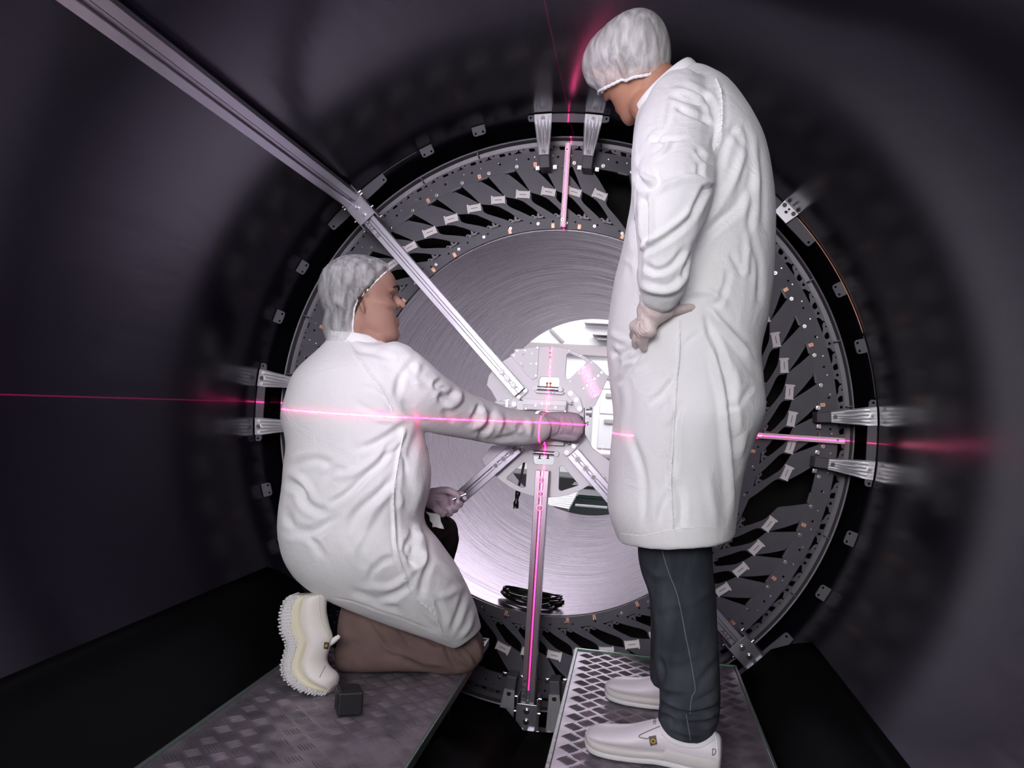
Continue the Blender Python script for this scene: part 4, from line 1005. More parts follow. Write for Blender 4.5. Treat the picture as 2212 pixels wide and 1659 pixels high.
def head_shell(bvh, M_, pole, edge, offs, name, m, parent, n1=120, n2=44, smooth=4, puff=None, wr=0.0, seedv=0.0, band=None, maxr=0.135):
    # cap or hair: cast inward onto the head from all directions within the rim angle edge(phi) about the pole (head axes f, l, u)
    c = M_ @ Vector((-0.003, 0, 0.002)); s_ = M_.to_3x3()
    p = Vector(pole).normalized(); ex = Vector((1, 0, 0)); ex = (ex - p * ex.dot(p)).normalized(); ey = p.cross(ex)
    rad = np.zeros((n2 + 1, n1)); dirs = {}
    for j in range(n2 + 1):
        for i in range(n1):
            ph = 2 * PI * i / n1; th = edge(ph) * j / n2
            d = p * math.cos(th) + (ex * math.cos(ph) + ey * math.sin(ph)) * math.sin(th); dw = (s_ @ d).normalized()
            hit = bvh.ray_cast(c + dw * 0.30, -dw); rad[j, i] = min(maxr, (hit[0] - c).length if hit[0] is not None else 0.1); dirs[(j, i)] = (d, dw, ph, th)
    rad[0, :] = rad[0, :].mean()
    for _ in range(smooth):
        up = np.vstack([rad[:1], rad[:-1]]); dn = np.vstack([rad[1:], rad[-1:]]); nb = (up + dn + np.roll(rad, 1, 1) + np.roll(rad, -1, 1)) / 4
        rad = np.maximum(rad * 0.4 + nb * 0.6, rad - 0.0015) if smooth > 2 else rad * 0.5 + nb * 0.5
    bm = newbm(); vs = {}; rim = []
    for j in range(n2 + 1):
        for i in range(n1):
            d, dw, ph, th = dirs[(j, i)]; o_ = offs + (puff(d, j / n2) if puff else 0)
            if wr: o_ += wr * (0.3 + 0.7 * j / n2) * (abs(noise.noise(Vector((math.cos(ph) * 4 + seedv, math.sin(ph) * 4, th * 0.8)))) * 1.7 + 0.6 * noise.noise(Vector((math.cos(ph) * 11 + seedv, math.sin(ph) * 11, th * 1.5))))
            q = c + dw * (rad[j, i] + o_)
            if j == 0:
                if i == 0: vs[(0, 0)] = bm.verts.new(q)
                vs[(0, i)] = vs[(0, 0)]
            else: vs[(j, i)] = bm.verts.new(q)
            if j == n2: rim.append(q)
    for j in range(n2):
        for i in range(n1):
            k = (i + 1) % n1; f_ = [vs[(j, i)], vs[(j, k)], vs[(j + 1, k)], vs[(j + 1, i)]]
            if j == 0: f_ = [vs[(0, 0)], vs[(1, k)], vs[(1, i)]]
            bm.faces.new(f_)
    o = obj(name, bm, m, parent, True)
    if band:
        bm = newbm(); tube(bm, rim + [rim[0]], [band * (1 + 0.22 * math.sin(i * 2.1)) for i in range(len(rim) + 1)], 8, cap=False); obj('elastic_band', bm, MT['seam'], o, True)
    return o
def head_bvh(M_, s, nose, extra=None):
    from mathutils.bvhtree import BVHTree
    bm = newbm(); head_bm(bm, M_, s, nose)
    if extra: limb(bm, *extra)
    t = BVHTree.FromBMesh(bm); bm.free(); return t
def edge_tube(M_, s, pts, rad, name, m, parent, bump=0.0):
    P_ = spline(pts, 8); v = [M_ @ (Vector(p) * s) for p in P_]
    bm = newbm(); tube(bm, v, [rad * (1 + bump * math.sin(i * 1.7)) for i in range(len(v))], 8); return obj(name, bm, m, parent, True)
def hand_bm(bm, wrist, knuck, fingers, thumb, rs=1.0, palm_r=0.0125):
    # wrist: two points across; knuck: four knuckle points; fingers: four chains starting after the knuckle
    wr = [wrist[0].lerp(wrist[1], k / 3) for k in range(4)]
    for k in range(4):
        limb(bm, [wr[k], wr[k].lerp(knuck[k], 0.55), knuck[k]], [palm_r * rs * 1.05, palm_r * rs * 1.15, palm_r * rs * 0.92], 10, 3)
        if k < 3: limb(bm, [wr[k].lerp(wr[k + 1], .5), knuck[k].lerp(knuck[k + 1], .5)], [palm_r * rs * 1.0, palm_r * rs * 0.85], 10, 2)
    fr = (0.0088, 0.0092, 0.0088, 0.0076)
    for k in range(4):
        ch = [knuck[k]] + list(fingers[k]); L_ = len(ch)
        limb(bm, ch, [fr[k] * rs * (1.12 - 0.25 * i / (L_ - 1)) for i in range(L_)], 10, 3)
    L_ = len(thumb); limb(bm, thumb, [0.0135 * rs, 0.0118 * rs, 0.0102 * rs, 0.0092 * rs][:L_], 10, 4)
def shoe(name, secs, M_, parent, mu, mm_, ms, studs=0, frac=0.34, opening=None, two=None):
    # secs: (x, z0, z1, halfwidth): profile along the foot in local axes; the lower part is the sole
    t = empty(name, (0, 0, 0)); t.parent = parent; t.location = -parent_world(parent)
    def W_(x, y, z): return M_ @ Vector((x, y, z))
    S_ = spline(secs, 4)
    def lay(lo, hi, wsc, bulge, pw=2.6, off=0.0):
        bm = newbm(); rings = []
        for x, z0, z1, w_ in S_:
            h_ = z1 - z0; a, b_ = z0 + lo(x, h_), z0 + hi(x, h_)
            rg = []
            for k in range(28):
                an = 2 * PI * k / 28; ca, sa = math.cos(an), math.sin(an)
                yy = math.copysign(abs(ca) ** (2 / pw), ca) * w_ * wsc * (1 - bulge * max(0, sa)); zz = (a + b_) / 2 + (b_ - a) / 2 * math.copysign(abs(sa) ** (2 / pw), sa)
                rg.append(W_(x, yy, zz))
            rings.append(rg)
        ring_loft(bm, rings); return bm
    st = 0.030
    up = lay(lambda x, h_: st * 0.75, lambda x, h_: h_, 0.95, 0.30, 2.3)
    o = obj('upper', up, mu, t, True)
    mid = lay(lambda x, h_: 0.011, lambda x, h_: min(st + (0.012 if x < 0.12 else 0.0), h_ * 0.9), 1.03, 0.02, 5.0)
    obj('midsole', mid, mm_, t, True)
    so = lay(lambda x, h_: 0.0, lambda x, h_: 0.014, 1.05, 0.0, 6.0)
    obj('outsole', so, ms, t, True)
    if studs:
        bm = newbm(); random.seed(5)
        nx_ = 22
        for i in range(nx_):
            x = secs[0][0] + 0.006 + (secs[-1][0] - secs[0][0] - 0.012) * i / (nx_ - 1)
            s_ = min(S_, key=lambda q: abs(q[0] - x))
            for j in range(studs):
                y = s_[3] * 0.98 * (-1 + 2 * j / (studs - 1)) + random.uniform(-.001, .001)
                v = W_(x + random.uniform(-.0015, .0015), y, s_[1]); v2 = W_(x, y, s_[1] - 0.0042); v3 = W_(x, y, s_[1] + 0.004)
                cyl(bm, v3, v2, 0.0044, 0.0032, n=6)
        tp = obj('tread', bm, ms, t)
        # side lugs along the edge
        bm = newbm()
        for i in range(34):
            x = secs[0][0] + 0.004 + (secs[-1][0] - secs[0][0] - 0.008) * i / 33; s_ = min(S_, key=lambda q: abs(q[0] - x))
            for sd in (-1, 1): cyl(bm, W_(x, sd * s_[3] * 1.0, s_[1] + 0.0005), W_(x, sd * s_[3] * 1.0, s_[1] + 0.0125), 0.0035, n=6)
        obj('edge_lugs', bm, ms, t)
    return t, W_

def on_mesh_line(me_, pts, off, rad, name, m, parent, n=10, bump=0.0):
    from mathutils.bvhtree import BVHTree
    bv = BVHTree.FromPolygons([v.co[:] for v in me_.vertices], [p.vertices[:] for p in me_.polygons])
    P_ = spline(pts, n); out = []
    for x, y in P_:
        d = (CR * ((x - 1106) / FPX) - CU * ((y - 829.5) / FPX) + CF).normalized(); hit = bv.ray_cast(CAMP, d)
        if hit[0] is not None: out.append(hit[0] + hit[1] * off)
    if len(out) < 3: return None
    bm = newbm(); tube(bm, out, [rad * (1 + bump * math.sin(i * 2.2)) for i in range(len(out))] if bump else rad, 5); return obj(name, bm, m, parent, True)
# ------------------------------------------------------------ standing person
man = empty('person', tuple(Vector((0.40, 2.05, -0.739))), 'person standing on the right walkway in white coat and jeans, gloved hand on hip', 'person')
YM = 1.99
def coat_man():
    bm = newbm()
    loft_sections(bm, [(1376, 243, 1498, 140, 2.03, .062), (1372, 262, 1530, 150, 2.03, .085), (1368, 292, 1575, 190, 2.02, .155), (1366, 338, 1618, 255, 2.01, .205), (1366, 385, 1650, 325, YM, .225), (1362, 450, 1667, 420, YM, .225), (1347, 530, 1671, 515, YM, .220), (1327, 610, 1666, 605, YM, .212), (1315, 690, 1655, 690, YM, .208), (1311, 750, 1640, 755, YM, .212),
                       (1317, 830, 1646, 825, 2.00, .218), (1325, 900, 1650, 890, 2.00, .220), (1320, 965, 1618, 970, 2.01, .215), (1316, 1030, 1599, 1040, 2.02, .212), (1314, 1095, 1590, 1105, 2.02, .212), (1336, 1162, 1585, 1152, 2.02, .205)], 3, 44, 2.25)
    # left sleeve, nearest the camera: shoulder, elbow forward, forearm back to the hip
    sl = [at(1470, 215, 1.90), at(1457, 290, 1.835), at(1454, 360, 1.785), at(1452, 425, 1.735), at(1442, 490, 1.70), at(1436, 560, 1.705), at(1432, 605, 1.72), at(1428, 632, 1.735)]
    limb(bm, sl, [0.070, 0.086, 0.090, 0.084, 0.066, 0.054, 0.053, 0.044], 22, 4)
    # far sleeve
    limb(bm, [Vector((0.40, 2.17, 0.62)), Vector((0.44, 2.25, 0.48)), Vector((0.50, 2.33, 0.32)), Vector((0.43, 2.30, 0.20)), Vector((0.35, 2.24, 0.10))], [0.07, 0.085, 0.07, 0.06, 0.05], 18, 4)
    return remesh(bm, 0.0058, 5, 'coat')
me = coat_man()
V, Rg = -1, 1
A_ = lambda L: [(1290 + x / 2.963, 120 + y / 2.963) for x, y in L]
B_ = lambda L: [(1290 + x / 2.963, 640 + y / 2.963) for x, y in L]
strokes = [
 (A_([(760, 150), (790, 220), (800, 300), (800, 400), (790, 500), (750, 620)]), 0.0040, 3.2, 'b'),
 (A_([(740, 600), (760, 480), (740, 330), (660, 240), (540, 190)]), -0.0075, 5.5), (A_([(700, 420), (690, 330), (600, 250), (480, 220)]), 0.006, 5),
 (A_([(480, 260), (560, 290), (680, 310), (690, 330)]), -0.005, 4), (A_([(500, 330), (600, 380), (680, 410), (735, 450)]), -0.007, 5),
 (A_([(240, 700), (330, 560), (430, 480), (480, 270)]), -0.005, 5), (A_([(215, 700), (300, 600), (380, 480)]), 0.005, 5), (A_([(350, 660), (420, 620), (470, 545)]), 0.006, 5), (A_([(320, 540), (430, 545), (560, 530)]), -0.005, 4),
 (A_([(230, 730), (300, 840), (385, 840), (385, 740)]), -0.011, 6), (A_([(280, 760), (360, 810), (400, 780)]), 0.008, 6), (A_([(350, 870), (440, 830), (560, 790)]), 0.006, 7),
 (A_([(750, 690), (690, 660), (640, 600)]), -0.008, 5), (A_([(745, 850), (690, 860), (640, 950), (600, 1040)]), -0.011, 6), (A_([(740, 830), (640, 790), (560, 780)]), 0.008, 7), (A_([(655, 690), (660, 760), (700, 800)]), -0.006, 5),
 (A_([(300, 910), (315, 1000), (310, 1200)]), -0.012, 6), (A_([(345, 900), (340, 1030), (345, 1190)]), 0.006, 5),
 (A_([(270, 1235), (400, 1150), (520, 1060), (600, 980)]), 0.007, 6), (A_([(290, 1260), (420, 1190), (520, 1120), (600, 1050)]), -0.008, 6), (A_([(300, 1330), (380, 1380), (480, 1340), (560, 1230)]), -0.006, 6), (A_([(290, 1480), (400, 1510), (500, 1490), (570, 1400)]), 0.008, 7), (A_([(540, 1430), (570, 1330), (610, 1260)]), -0.006, 4),
 (A_([(600, 1290), (700, 1130), (860, 1000), (950, 850), (970, 700)]), -0.0085, 10), (A_([(650, 1170), (760, 1000), (900, 760), (950, 600)]), 0.005, 8),
 (A_([(860, 470), (930, 560), (960, 640), (880, 900)]), -0.004, 7), (A_([(940, 440), (990, 620), (990, 900), (960, 1200)]), -0.0045, 7), (A_([(1040, 560), (1060, 800), (1060, 1100)]), -0.004, 7), (A_([(900, 420), (820, 560), (780, 720)]), -0.004, 7),
 (A_([(850, 1260), (930, 1400), (980, 1420)]), -0.005, 6), (A_([(1000, 1200), (1040, 1350), (1030, 1600)]), -0.004, 6), (A_([(960, 1100), (960, 1300), (945, 1440)]), 0.004, 6),
 (A_([(530, 1540), (620, 1510), (740, 1520), (820, 1600)]), 0.006, 7), (A_([(700, 1600), (780, 1580), (830, 1440), (830, 1370)]), -0.004, 6),
 (A_([(240, 1000), (250, 1150), (270, 1300), (250, 1480)]), -0.006, 6), (A_([(160, 1300), (240, 1350), (260, 1500)]), 0.003, 6), (A_([(200, 1000), (210, 1200), (160, 1500)]), 0.003, 8),
 # skirt
 (B_([(705, 80), (800, 180), (930, 330), (1040, 480), (1080, 560)]), 0.010, 7), (B_([(700, 90), (740, 260), (800, 420), (850, 520), (870, 640)]), -0.010, 8), (B_([(740, 250), (760, 420), (810, 640), (830, 900), (860, 1250), (870, 1440)]), 0.0085, 8), (B_([(790, 420), (850, 700), (880, 1000), (890, 1300)]), -0.009, 8),
 (B_([(970, 330), (1000, 420), (1050, 520)]), -0.005, 6), (B_([(800, 720), (900, 690), (1000, 560)]), -0.003, 6), (B_([(960, 850), (900, 1020), (880, 1100)]), 0.004, 6),
 (B_([(530, 130), (525, 350), (500, 600), (490, 800), (480, 1100), (470, 1250), (490, 1500)]), 0.0032, 2.6, 'b'),
 (B_([(545, 690), (510, 770), (500, 900), (495, 1050), (490, 1140)]), -0.009, 6), (B_([(500, 520), (430, 610), (350, 680)]), -0.007, 6), (B_([(470, 600), (480, 760), (430, 820)]), 0.004, 5), (B_([(560, 330), (600, 270), (640, 250)]), -0.004, 5),
 (B_([(430, 1000), (440, 1100), (430, 1240)]), -0.005, 5), (B_([(460, 1260), (420, 1340), (400, 1440)]), -0.006, 6), (B_([(510, 1180), (540, 1300), (540, 1460)]), -0.007, 7), (B_([(700, 1100), (740, 1300), (760, 1460)]), 0.003, 9), (B_([(220, 900), (300, 1150), (300, 1450)]), -0.0045, 8), (B_([(160, 560), (180, 700), (150, 900)]), 0.003, 8),
 (B_([(290, 350), (230, 430), (160, 530), (110, 560)]), -0.007, 6), (B_([(230, 330), (150, 370), (90, 360)]), -0.006, 5), (B_([(210, 290), (140, 270), (80, 230)]), 0.005, 6), (B_([(300, 370), (250, 420), (180, 440)]), 0.004, 5), (B_([(70, 300), (130, 420), (100, 520)]), -0.004, 6),
 (B_([(130, 1510), (300, 1525), (500, 1480), (700, 1480), (890, 1495)]), -0.0022, 1.6, 'g0'),
]
fold(me, strokes, 0.0016, (9, 9, 5), 3)
coat = link('coat', me, MT['coat'], man)
for sm_, nn_ in ((A_([(762, 150), (790, 220), (800, 300), (800, 400), (788, 500), (750, 610)]), 16), (B_([(532, 150), (525, 350), (505, 600), (490, 800), (480, 1000), (472, 1200), (488, 1490)]), 22)):
    on_mesh_line(me, sm_, 0.0002, 0.0022, 'seam', MT['seam'], coat, nn_, 0.45)
on_mesh_line(me, B_([(140, 1520), (300, 1532), (420, 1508), (520, 1488)]), 0.0, 0.0011, 'hem_stitch', MT['seam'], coat, 8); on_mesh_line(me, B_([(545, 1482), (700, 1480), (885, 1497)]), 0.0, 0.0011, 'hem_stitch', MT['seam'], coat, 8)
on_mesh_line(me, A_([(250, 560), (260, 700)]) + A_([(245, 900), (240, 1100), (262, 1300), (240, 1600)]), 0.0, 0.0010, 'placket_edge', MT['seam'], coat, 8)
# ribbed cuff
bm = newbm(); c0 = at(1427, 628, 1.735); c1 = at(1426, 664, 1.765); rings = []
for i in range(25):
    t = i / 24; c = c0.lerp(c1, t); r_ = 0.0435 - 0.002 * t + 0.0013 * math.cos(i * PI)
    sv = Vector((1, 0.1, 0.28)).normalized(); dv = Vector((-0.1, 1, -0.25)).normalized()
    rings.append([c + sv * (r_ * math.cos(2 * PI * k / 32)) + dv * (r_ * 0.78 * math.sin(2 * PI * k / 32)) for k in range(32)])
ring_loft(bm, rings); obj('cuff', bm, MT['coatcuff'], coat, True)
# collar band
bm = newbm(); loft_sections(bm, [(1379, 262, 1508, 150, 2.03, .072), (1374, 247, 1504, 139, 2.03, .070), (1371, 236, 1490, 129, 2.03, .064), (1379, 246, 1484, 146, 2.03, .054)], 3, 40, 2.1)
obj('collar', bm, MT['seam'], coat, True)
# head
hc_ = at(1362, 140, 2.06); f_ = Vector((-0.70, 0.55, -0.45)); HM = headframe(hc_, f_, (-0.577, -0.072, 0.81)); hs = 0.95
bm = newbm(); head_bm(bm, HM, hs, 0.96)
nk = HM @ Vector((-0.028, 0, -0.070)); limb(bm, [nk, nk.lerp(at(1442, 205, 2.04), 0.55), at(1452, 222, 2.03), at(1490, 330, 2.0)], [0.055, 0.056, 0.066, 0.10], 20, 4)
limb(bm, [HM @ Vector((0.03, 0, -0.095)), at(1400, 228, 2.04), at(1430, 262, 2.03)], [0.036, 0.046, 0.05], 16, 4)
# trunk, hips, legs and arms under the clothes
limb(bm, [at(1500, 300, 2.02), at(1520, 450, 2.0), at(1490, 620, 2.0), at(1480, 850, 2.02), at(1470, 950, 2.04)], [0.10, 0.13, 0.12, 0.125, 0.10], 20, 4)
limb(bm, [at(1470, 215, 1.92), at(1456, 340, 1.80), at(1448, 470, 1.71), at(1434, 560, 1.71), at(1428, 640, 1.745)], [0.045, 0.042, 0.036, 0.033, 0.028], 14, 4)
limb(bm, [Vector((0.40, 2.15, 0.62)), Vector((0.50, 2.33, 0.32)), Vector((0.35, 2.24, 0.08)), Vector((0.30, 2.2, 0.02))], [0.045, 0.036, 0.028, 0.03], 14, 4)
limb(bm, [at(1460, 930, 2.0), at(1462, 1200, 1.985), at(1482, 1400, 1.945), at(1488, 1590, 1.925)], [0.065, 0.052, 0.044, 0.030], 14, 4)
limb(bm, [at(1470, 930, 2.08), at(1470, 1200, 2.18), at(1475, 1380, 2.26), at(1465, 1490, 2.29)], [0.065, 0.05, 0.04, 0.030], 14, 4)
# left hand: on the hip, thumb pointing back, fingers forward and down
hw = [at(1392, 668, 1.765), at(1440, 672, 1.76)]
def pz(L, y): return [at(1340 + x / 10.055, 620 + yy / 10.055, y + dy) for x, yy, dy in L]
kn = pz([(640, 960, -0.004), (520, 960, 0.0), (420, 900, 0.012), (330, 860, 0.026)], 1.755)
fg = [pz([(560, 1080, 0.006), (520, 1200, 0.020), (515, 1350, 0.034)], 1.76), pz([(440, 1090, 0.004), (430, 1190, 0.016), (480, 1290, 0.030)], 1.762), pz([(360, 1050, 0.010), (320, 1160, 0.020), (325, 1275, 0.036)], 1.772), pz([(290, 960, 0.014), (262, 1030, 0.024), (262, 1090, 0.038)], 1.785)]
th = pz([(820, 560, 0.0), (1150, 500, 0.006), (1450, 460, 0.018), (1760, 400, 0.035)], 1.765)
def hand_man(bm, rs):
    hand_bm(bm, hw, kn, fg, th, rs, 0.0165)
    limb(bm, [pz([(800, 560, 0)], 1.765)[0], pz([(640, 760, 0)], 1.76)[0]], [0.020 * rs, 0.020 * rs], 10, 2)
hand_man(bm, 0.72)
body = link('body', remesh(bm, 0.0042, 3, 'body'), MT['skin'], man)
face_parts(HM, hs, body, MT['hair'])
bm = newbm(); hand_man(bm, 1.0); limb(bm, [hw[0].lerp(hw[1], 0.5) + Vector((0, 0, 0.02)), hw[0].lerp(hw[1], 0.45)], [0.034, 0.034], 14, 2)
gm = remesh(bm, 0.0026, 3, 'glove')
Z_ = lambda L: [(1340 + x / 10.055, 620 + y / 10.055) for x, y in L]
fold(gm, [(Z_([(1330, 330), (1400, 430), (1380, 560)]), 0.0012, 1.2), (Z_([(1480, 350), (1560, 440), (1540, 560)]), 0.0014, 1.0), (Z_([(1600, 360), (1660, 430), (1600, 540)]), -0.0012, 1.0), (Z_([(1430, 400), (1500, 470), (1480, 570)]), -0.0012, 1.0),
          (Z_([(460, 560), (440, 800), (520, 950), (620, 990)]), 0.0016, 1.2), (Z_([(440, 620), (390, 900), (460, 1030), (570, 1040)]), -0.0014, 1.2), (Z_([(400, 640), (340, 950), (420, 1100), (500, 1110)]), 0.0014, 1.2), (Z_([(380, 750), (310, 1000), (380, 1150)]), -0.0012, 1.2), (Z_([(390, 1250), (460, 1260), (540, 1220)]), 0.001, 1.2)], 0.0)
tag(link('glove', gm, MT['glove'], man), 'thin pinkish translucent glove on the hand at the hip')
# hair and cap
bvh1 = head_bvh(HM, hs, 0.96)
head_shell(bvh1, HM, (-0.45, 0, 0.89), lambda ph: R(96 - 14 * math.cos(ph)), 0.003, 'hair', MT['hair'], body, smooth=2)
cap_o = head_shell(bvh1, HM, (-0.37, 0, 0.93), lambda ph: R(113 + 5 * abs(math.sin(ph)) + 4 * max(0, -math.cos(ph))), 0.006, 'cap', MT['cap'], man, smooth=6, puff=lambda d, t: 0.004 + 0.010 * max(0, d.x) + 0.010 * max(0, -d.x) + -0.004 * max(0, d.z) + 0.004 * math.sin(PI * min(1, t * 1.1)) - 0.004 * max(0, (t - 0.93) / 0.07), wr=0.0035, seedv=2.3, band=0.0042)
# glasses arm just showing at the brow
bm = newbm(); tube(bm, [HM @ (Vector(p) * hs) for p in ((0.098, 0.036, 0.010), (0.085, 0.062, 0.012), (0.0, 0.082, 0.010))], 0.0016, 6); obj('glasses_frame', bm, mat('horn_frame', (0.30, 0.22, 0.12), 0.3), body, True)
# jeans
def jeans():
    bm = newbm()
    loft_sections(bm, [(1388, 1110, 1530, 1110, 2.00, .088), (1380, 1165, 1535, 1160, 1.98, .085), (1378, 1195, 1537, 1190, 1.975, .084), (1386, 1240, 1540, 1240, 1.97, .082), (1404, 1290, 1546, 1290, 1.96, .080), (1411, 1350, 1549, 1350, 1.95, .078), (1414, 1430, 1553, 1430, 1.945, .077), (1425, 1490, 1556, 1500, 1.94, .077), (1424, 1525, 1552, 1545, 1.94, .075), (1420, 1550, 1540, 1580, 1.94, .070), (1432, 1572, 1518, 1592, 1.94, .062)], 3, 36, 2.1)
    loft_sections(bm, [(1395, 1110, 1530, 1110, 2.08, .08), (1400, 1200, 1530, 1200, 2.16, .078), (1404, 1300, 1525, 1300, 2.22, .074), (1406, 1400, 1520, 1400, 2.28, .07), (1404, 1440, 1515, 1440, 2.29, .068), (1406, 1470, 1510, 1475, 2.29, .064), (1424, 1488, 1505, 1490, 2.29, .055)], 3, 30, 2.1)
    loft_sections(bm, [(1345, 880, 1570, 880, 2.02, .15), (1350, 1000, 1560, 1000, 2.03, .15), (1375, 1120, 1535, 1120, 2.03, .13)], 3, 30, 2.1)
    return remesh(bm, 0.0065, 3, 'jeans')
jm = jeans(); C_ = lambda L: [(1230 + x / 5.978, 1420 + y / 5.978) for x, y in L]; D_ = lambda L: [(1200 + x / 3.259, 1150 + y / 3.259) for x, y in L]
fold(jm, [(C_([(1160, 560), (1350, 680), (1550, 730), (1780, 690), (1930, 620)]), -0.013, 5), (C_([(1180, 500), (1400, 620), (1600, 650), (1900, 560)]), 0.007, 6), (C_([(1120, 740), (1300, 780), (1340, 880)]), -0.009, 4), (C_([(1560, 830), (1750, 850), (1900, 760)]), -0.008, 5), (C_([(1300, 900), (1500, 980), (1700, 1000)]), 0.005, 5), (C_([(1160, 380), (1240, 480), (1500, 500)]), -0.007, 5), (C_([(1900, 420), (1750, 520), (1650, 560)]), -0.005, 5),
          (D_([(740, 60), (790, 260), (860, 460), (920, 720), (960, 960), (980, 1120)]), 0.0022, 1.6), (D_([(680, 380), (800, 330), (900, 380)]), -0.005, 8), (D_([(600, 200), (720, 300), (850, 330)]), 0.004, 8), (D_([(700, 600), (850, 560), (950, 600)]), -0.0035, 8), (D_([(1100, 400), (980, 480), (900, 500)]), 0.0035, 8), (D_([(720, 1100), (760, 1000), (740, 900)]), -0.006, 5), (D_([(1150, 900), (1060, 1000), (1000, 1080)]), -0.005, 7), (D_([(730, 860), (860, 900), (1000, 860)]), 0.0035, 8)], 0.0016, (11, 11, 8), 8)
tag(link('jeans', jm, MT['jeans'], man), 'dark blue grey worn jeans')
# pale side stitching of the jeans
MT['stitch'] = mat('faded_seam', (0.16, 0.17, 0.20), 0.8)
jo = [o for o in man.children if o.name.startswith('jeans')][0]
on_mesh_line(jm, D_([(740, 55), (762, 170), (800, 290), (850, 420), (885, 560), (915, 720), (940, 840), (965, 980), (982, 1110), (960, 1160), (945, 1280)]), 0.0006, 0.0011, 'side_seam', MT['stitch'], jo)
on_mesh_line(jm, D_([(920, 1280), (935, 1370), (950, 1460)]), 0.0006, 0.0011, 'side_seam', MT['stitch'], jo)
# shoes: x forward from the heel, z up from the ground
SH = [(0.000, 0.004, 0.060, 0.022), (0.006, 0.0, 0.080, 0.033), (0.030, 0.0, 0.088, 0.038), (0.070, 0.0, 0.083, 0.037), (0.110, 0.002, 0.092, 0.036), (0.140, 0.003, 0.094, 0.038), (0.175, 0.001, 0.080, 0.043), (0.210, 0.0, 0.066, 0.048), (0.250, 0.0, 0.058, 0.050), (0.280, 0.002, 0.053, 0.046), (0.298, 0.006, 0.045, 0.034), (0.308, 0.014, 0.034, 0.016)]
def shoe_frame(heel, toe, z):
    f = Vector((toe[0] - heel[0], toe[1] - heel[1], 0)).normalized(); l = Vector((0, 0, 1)).cross(f)
    return Matrix(((f.x, l.x, 0, heel[0]), (f.y, l.y, 0, heel[1]), (0, 0, 1, z), (0, 0, 0, 1)))
SM = shoe_frame((0.532, 1.915), (0.235, 1.965), -0.7355)
s1, W1 = shoe('shoe', SH, SM, man, MT['shoe'], mat('off_white_midsole', (0.60, 0.57, 0.56), 0.5), MT['sole'], studs=0)
SM2 = shoe_frame((0.560, 2.25), (0.290, 2.325), -0.7355)
s2, W2 = shoe('shoe', SH, SM2, man, MT['shoe'], bpy.data.materials['off_white_midsole'], MT['sole'], studs=0)
for s_, W_ in ((s1, W1), (s2, W2)):
    bm = newbm(); limb(bm, [W_(0.05, 0, 0.06), W_(0.06, 0, 0.13)], [0.030, 0.030], 16, 2); obj('sock', bm, MT['sock'], s_, True)
# tongue, flap, badge and the printed letter on the near shoe (left side of the foot faces the camera)
def on_side(me_list, px, py): return None
bvs = {}
def ray_on(o, px, py):
    from mathutils.bvhtree import BVHTree
    if o.name not in bvs:
        mw = Matrix.Translation(parent_world(o)) ; bvs[o.name] = BVHTree.FromPolygons([(mw @ v.co)[:] for v in o.data.vertices], [p.vertices[:] for p in o.data.polygons])
    d = (CR * ((px - 1106) / FPX) - CU * ((py - 829.5) / FPX) + CF).normalized(); return bvs[o.name].ray_cast(CAMP, d)
def patch(o, quad, off, m, name, parent, n=6, thick=0.0008):
    # a small patch following the surface of o, spanned by four pixel corners
    bm = newbm(); g = []
    for j in range(n + 1):
        row = []
        for i in range(n + 1):
            u, v = i / n, j / n
            x = (1 - v) * ((1 - u) * quad[0][0] + u * quad[1][0]) + v * ((1 - u) * quad[3][0] + u * quad[2][0]); y = (1 - v) * ((1 - u) * quad[0][1] + u * quad[1][1]) + v * ((1 - u) * quad[3][1] + u * quad[2][1])
            h_ = ray_on(o, x, y)
            if h_[0] is None: bm.free(); return None
            row.append(bm.verts.new(h_[0] + h_[1] * off))
        g.append(row)
    for j in range(n):
        for i in range(n): bm.faces.new((g[j][i], g[j][i + 1], g[j + 1][i + 1], g[j + 1][i]))
    bmesh.ops.solidify(bm, geom=bm.faces[:], thickness=thick)
    return obj(name, bm, m, parent)
def child(p, nm_): return [o for o in p.children if o.name.split('.')[0] == nm_][0]
u1 = child(s1, 'upper')
patch(u1, ((1401, 1591), (1417, 1588), (1420, 1607), (1405, 1611)), 0.0012, MT['badge'], 'badge', u1)
def dot(o, px, py, r_, m, name, parent, off=0.002):
    h_ = ray_on(o, px, py)
    if h_[0] is None: return
    bm = newbm(); cyl(bm, h_[0] + h_[1] * off, h_[0] + h_[1] * (off + 0.0006), r_, n=16); obj(name, bm, m, parent)
dot(u1, 1411, 1600, 0.0058, MT['yellow'], 'badge_print', u1, 0.0018)
dot(u1, 1411, 1600, 0.0024, MT['ink'], 'badge_symbol', u1, 0.0026)
def px_line(o, pts, off, rad, name, m, parent, n=8):
    out = []
    for x, y in (spline(pts, n) if len(pts) > 2 else [tuple(a + (b - a) * t / n for a, b in zip(pts[0], pts[1])) for t in range(n + 1)]):
        h_ = ray_on(o, x, y)
        if h_[0] is not None: out.append(h_[0] + h_[1] * off)
    if len(out) < 3: return
    bm = newbm(); tube(bm, out, rad, 6); return obj(name, bm, m, parent, True)
px_line(u1, C_([(1170, 890), (1050, 940), (920, 1000), (905, 1030), (1000, 1050), (1020, 1040)]), 0.0006, 0.0012, 'flap_edge', MT['badge'], u1)
px_line(u1, C_([(1190, 990), (1300, 1090), (1500, 1160), (1700, 1160), (1880, 1060)]), 0.0004, 0.0012, 'collar_line', MT['sole'], u1)
px_line(u1, C_([(1860, 930), (1900, 1100), (1920, 1340)]), 0.0006, 0.0014, 'heel_piping', MT['seam'], u1)
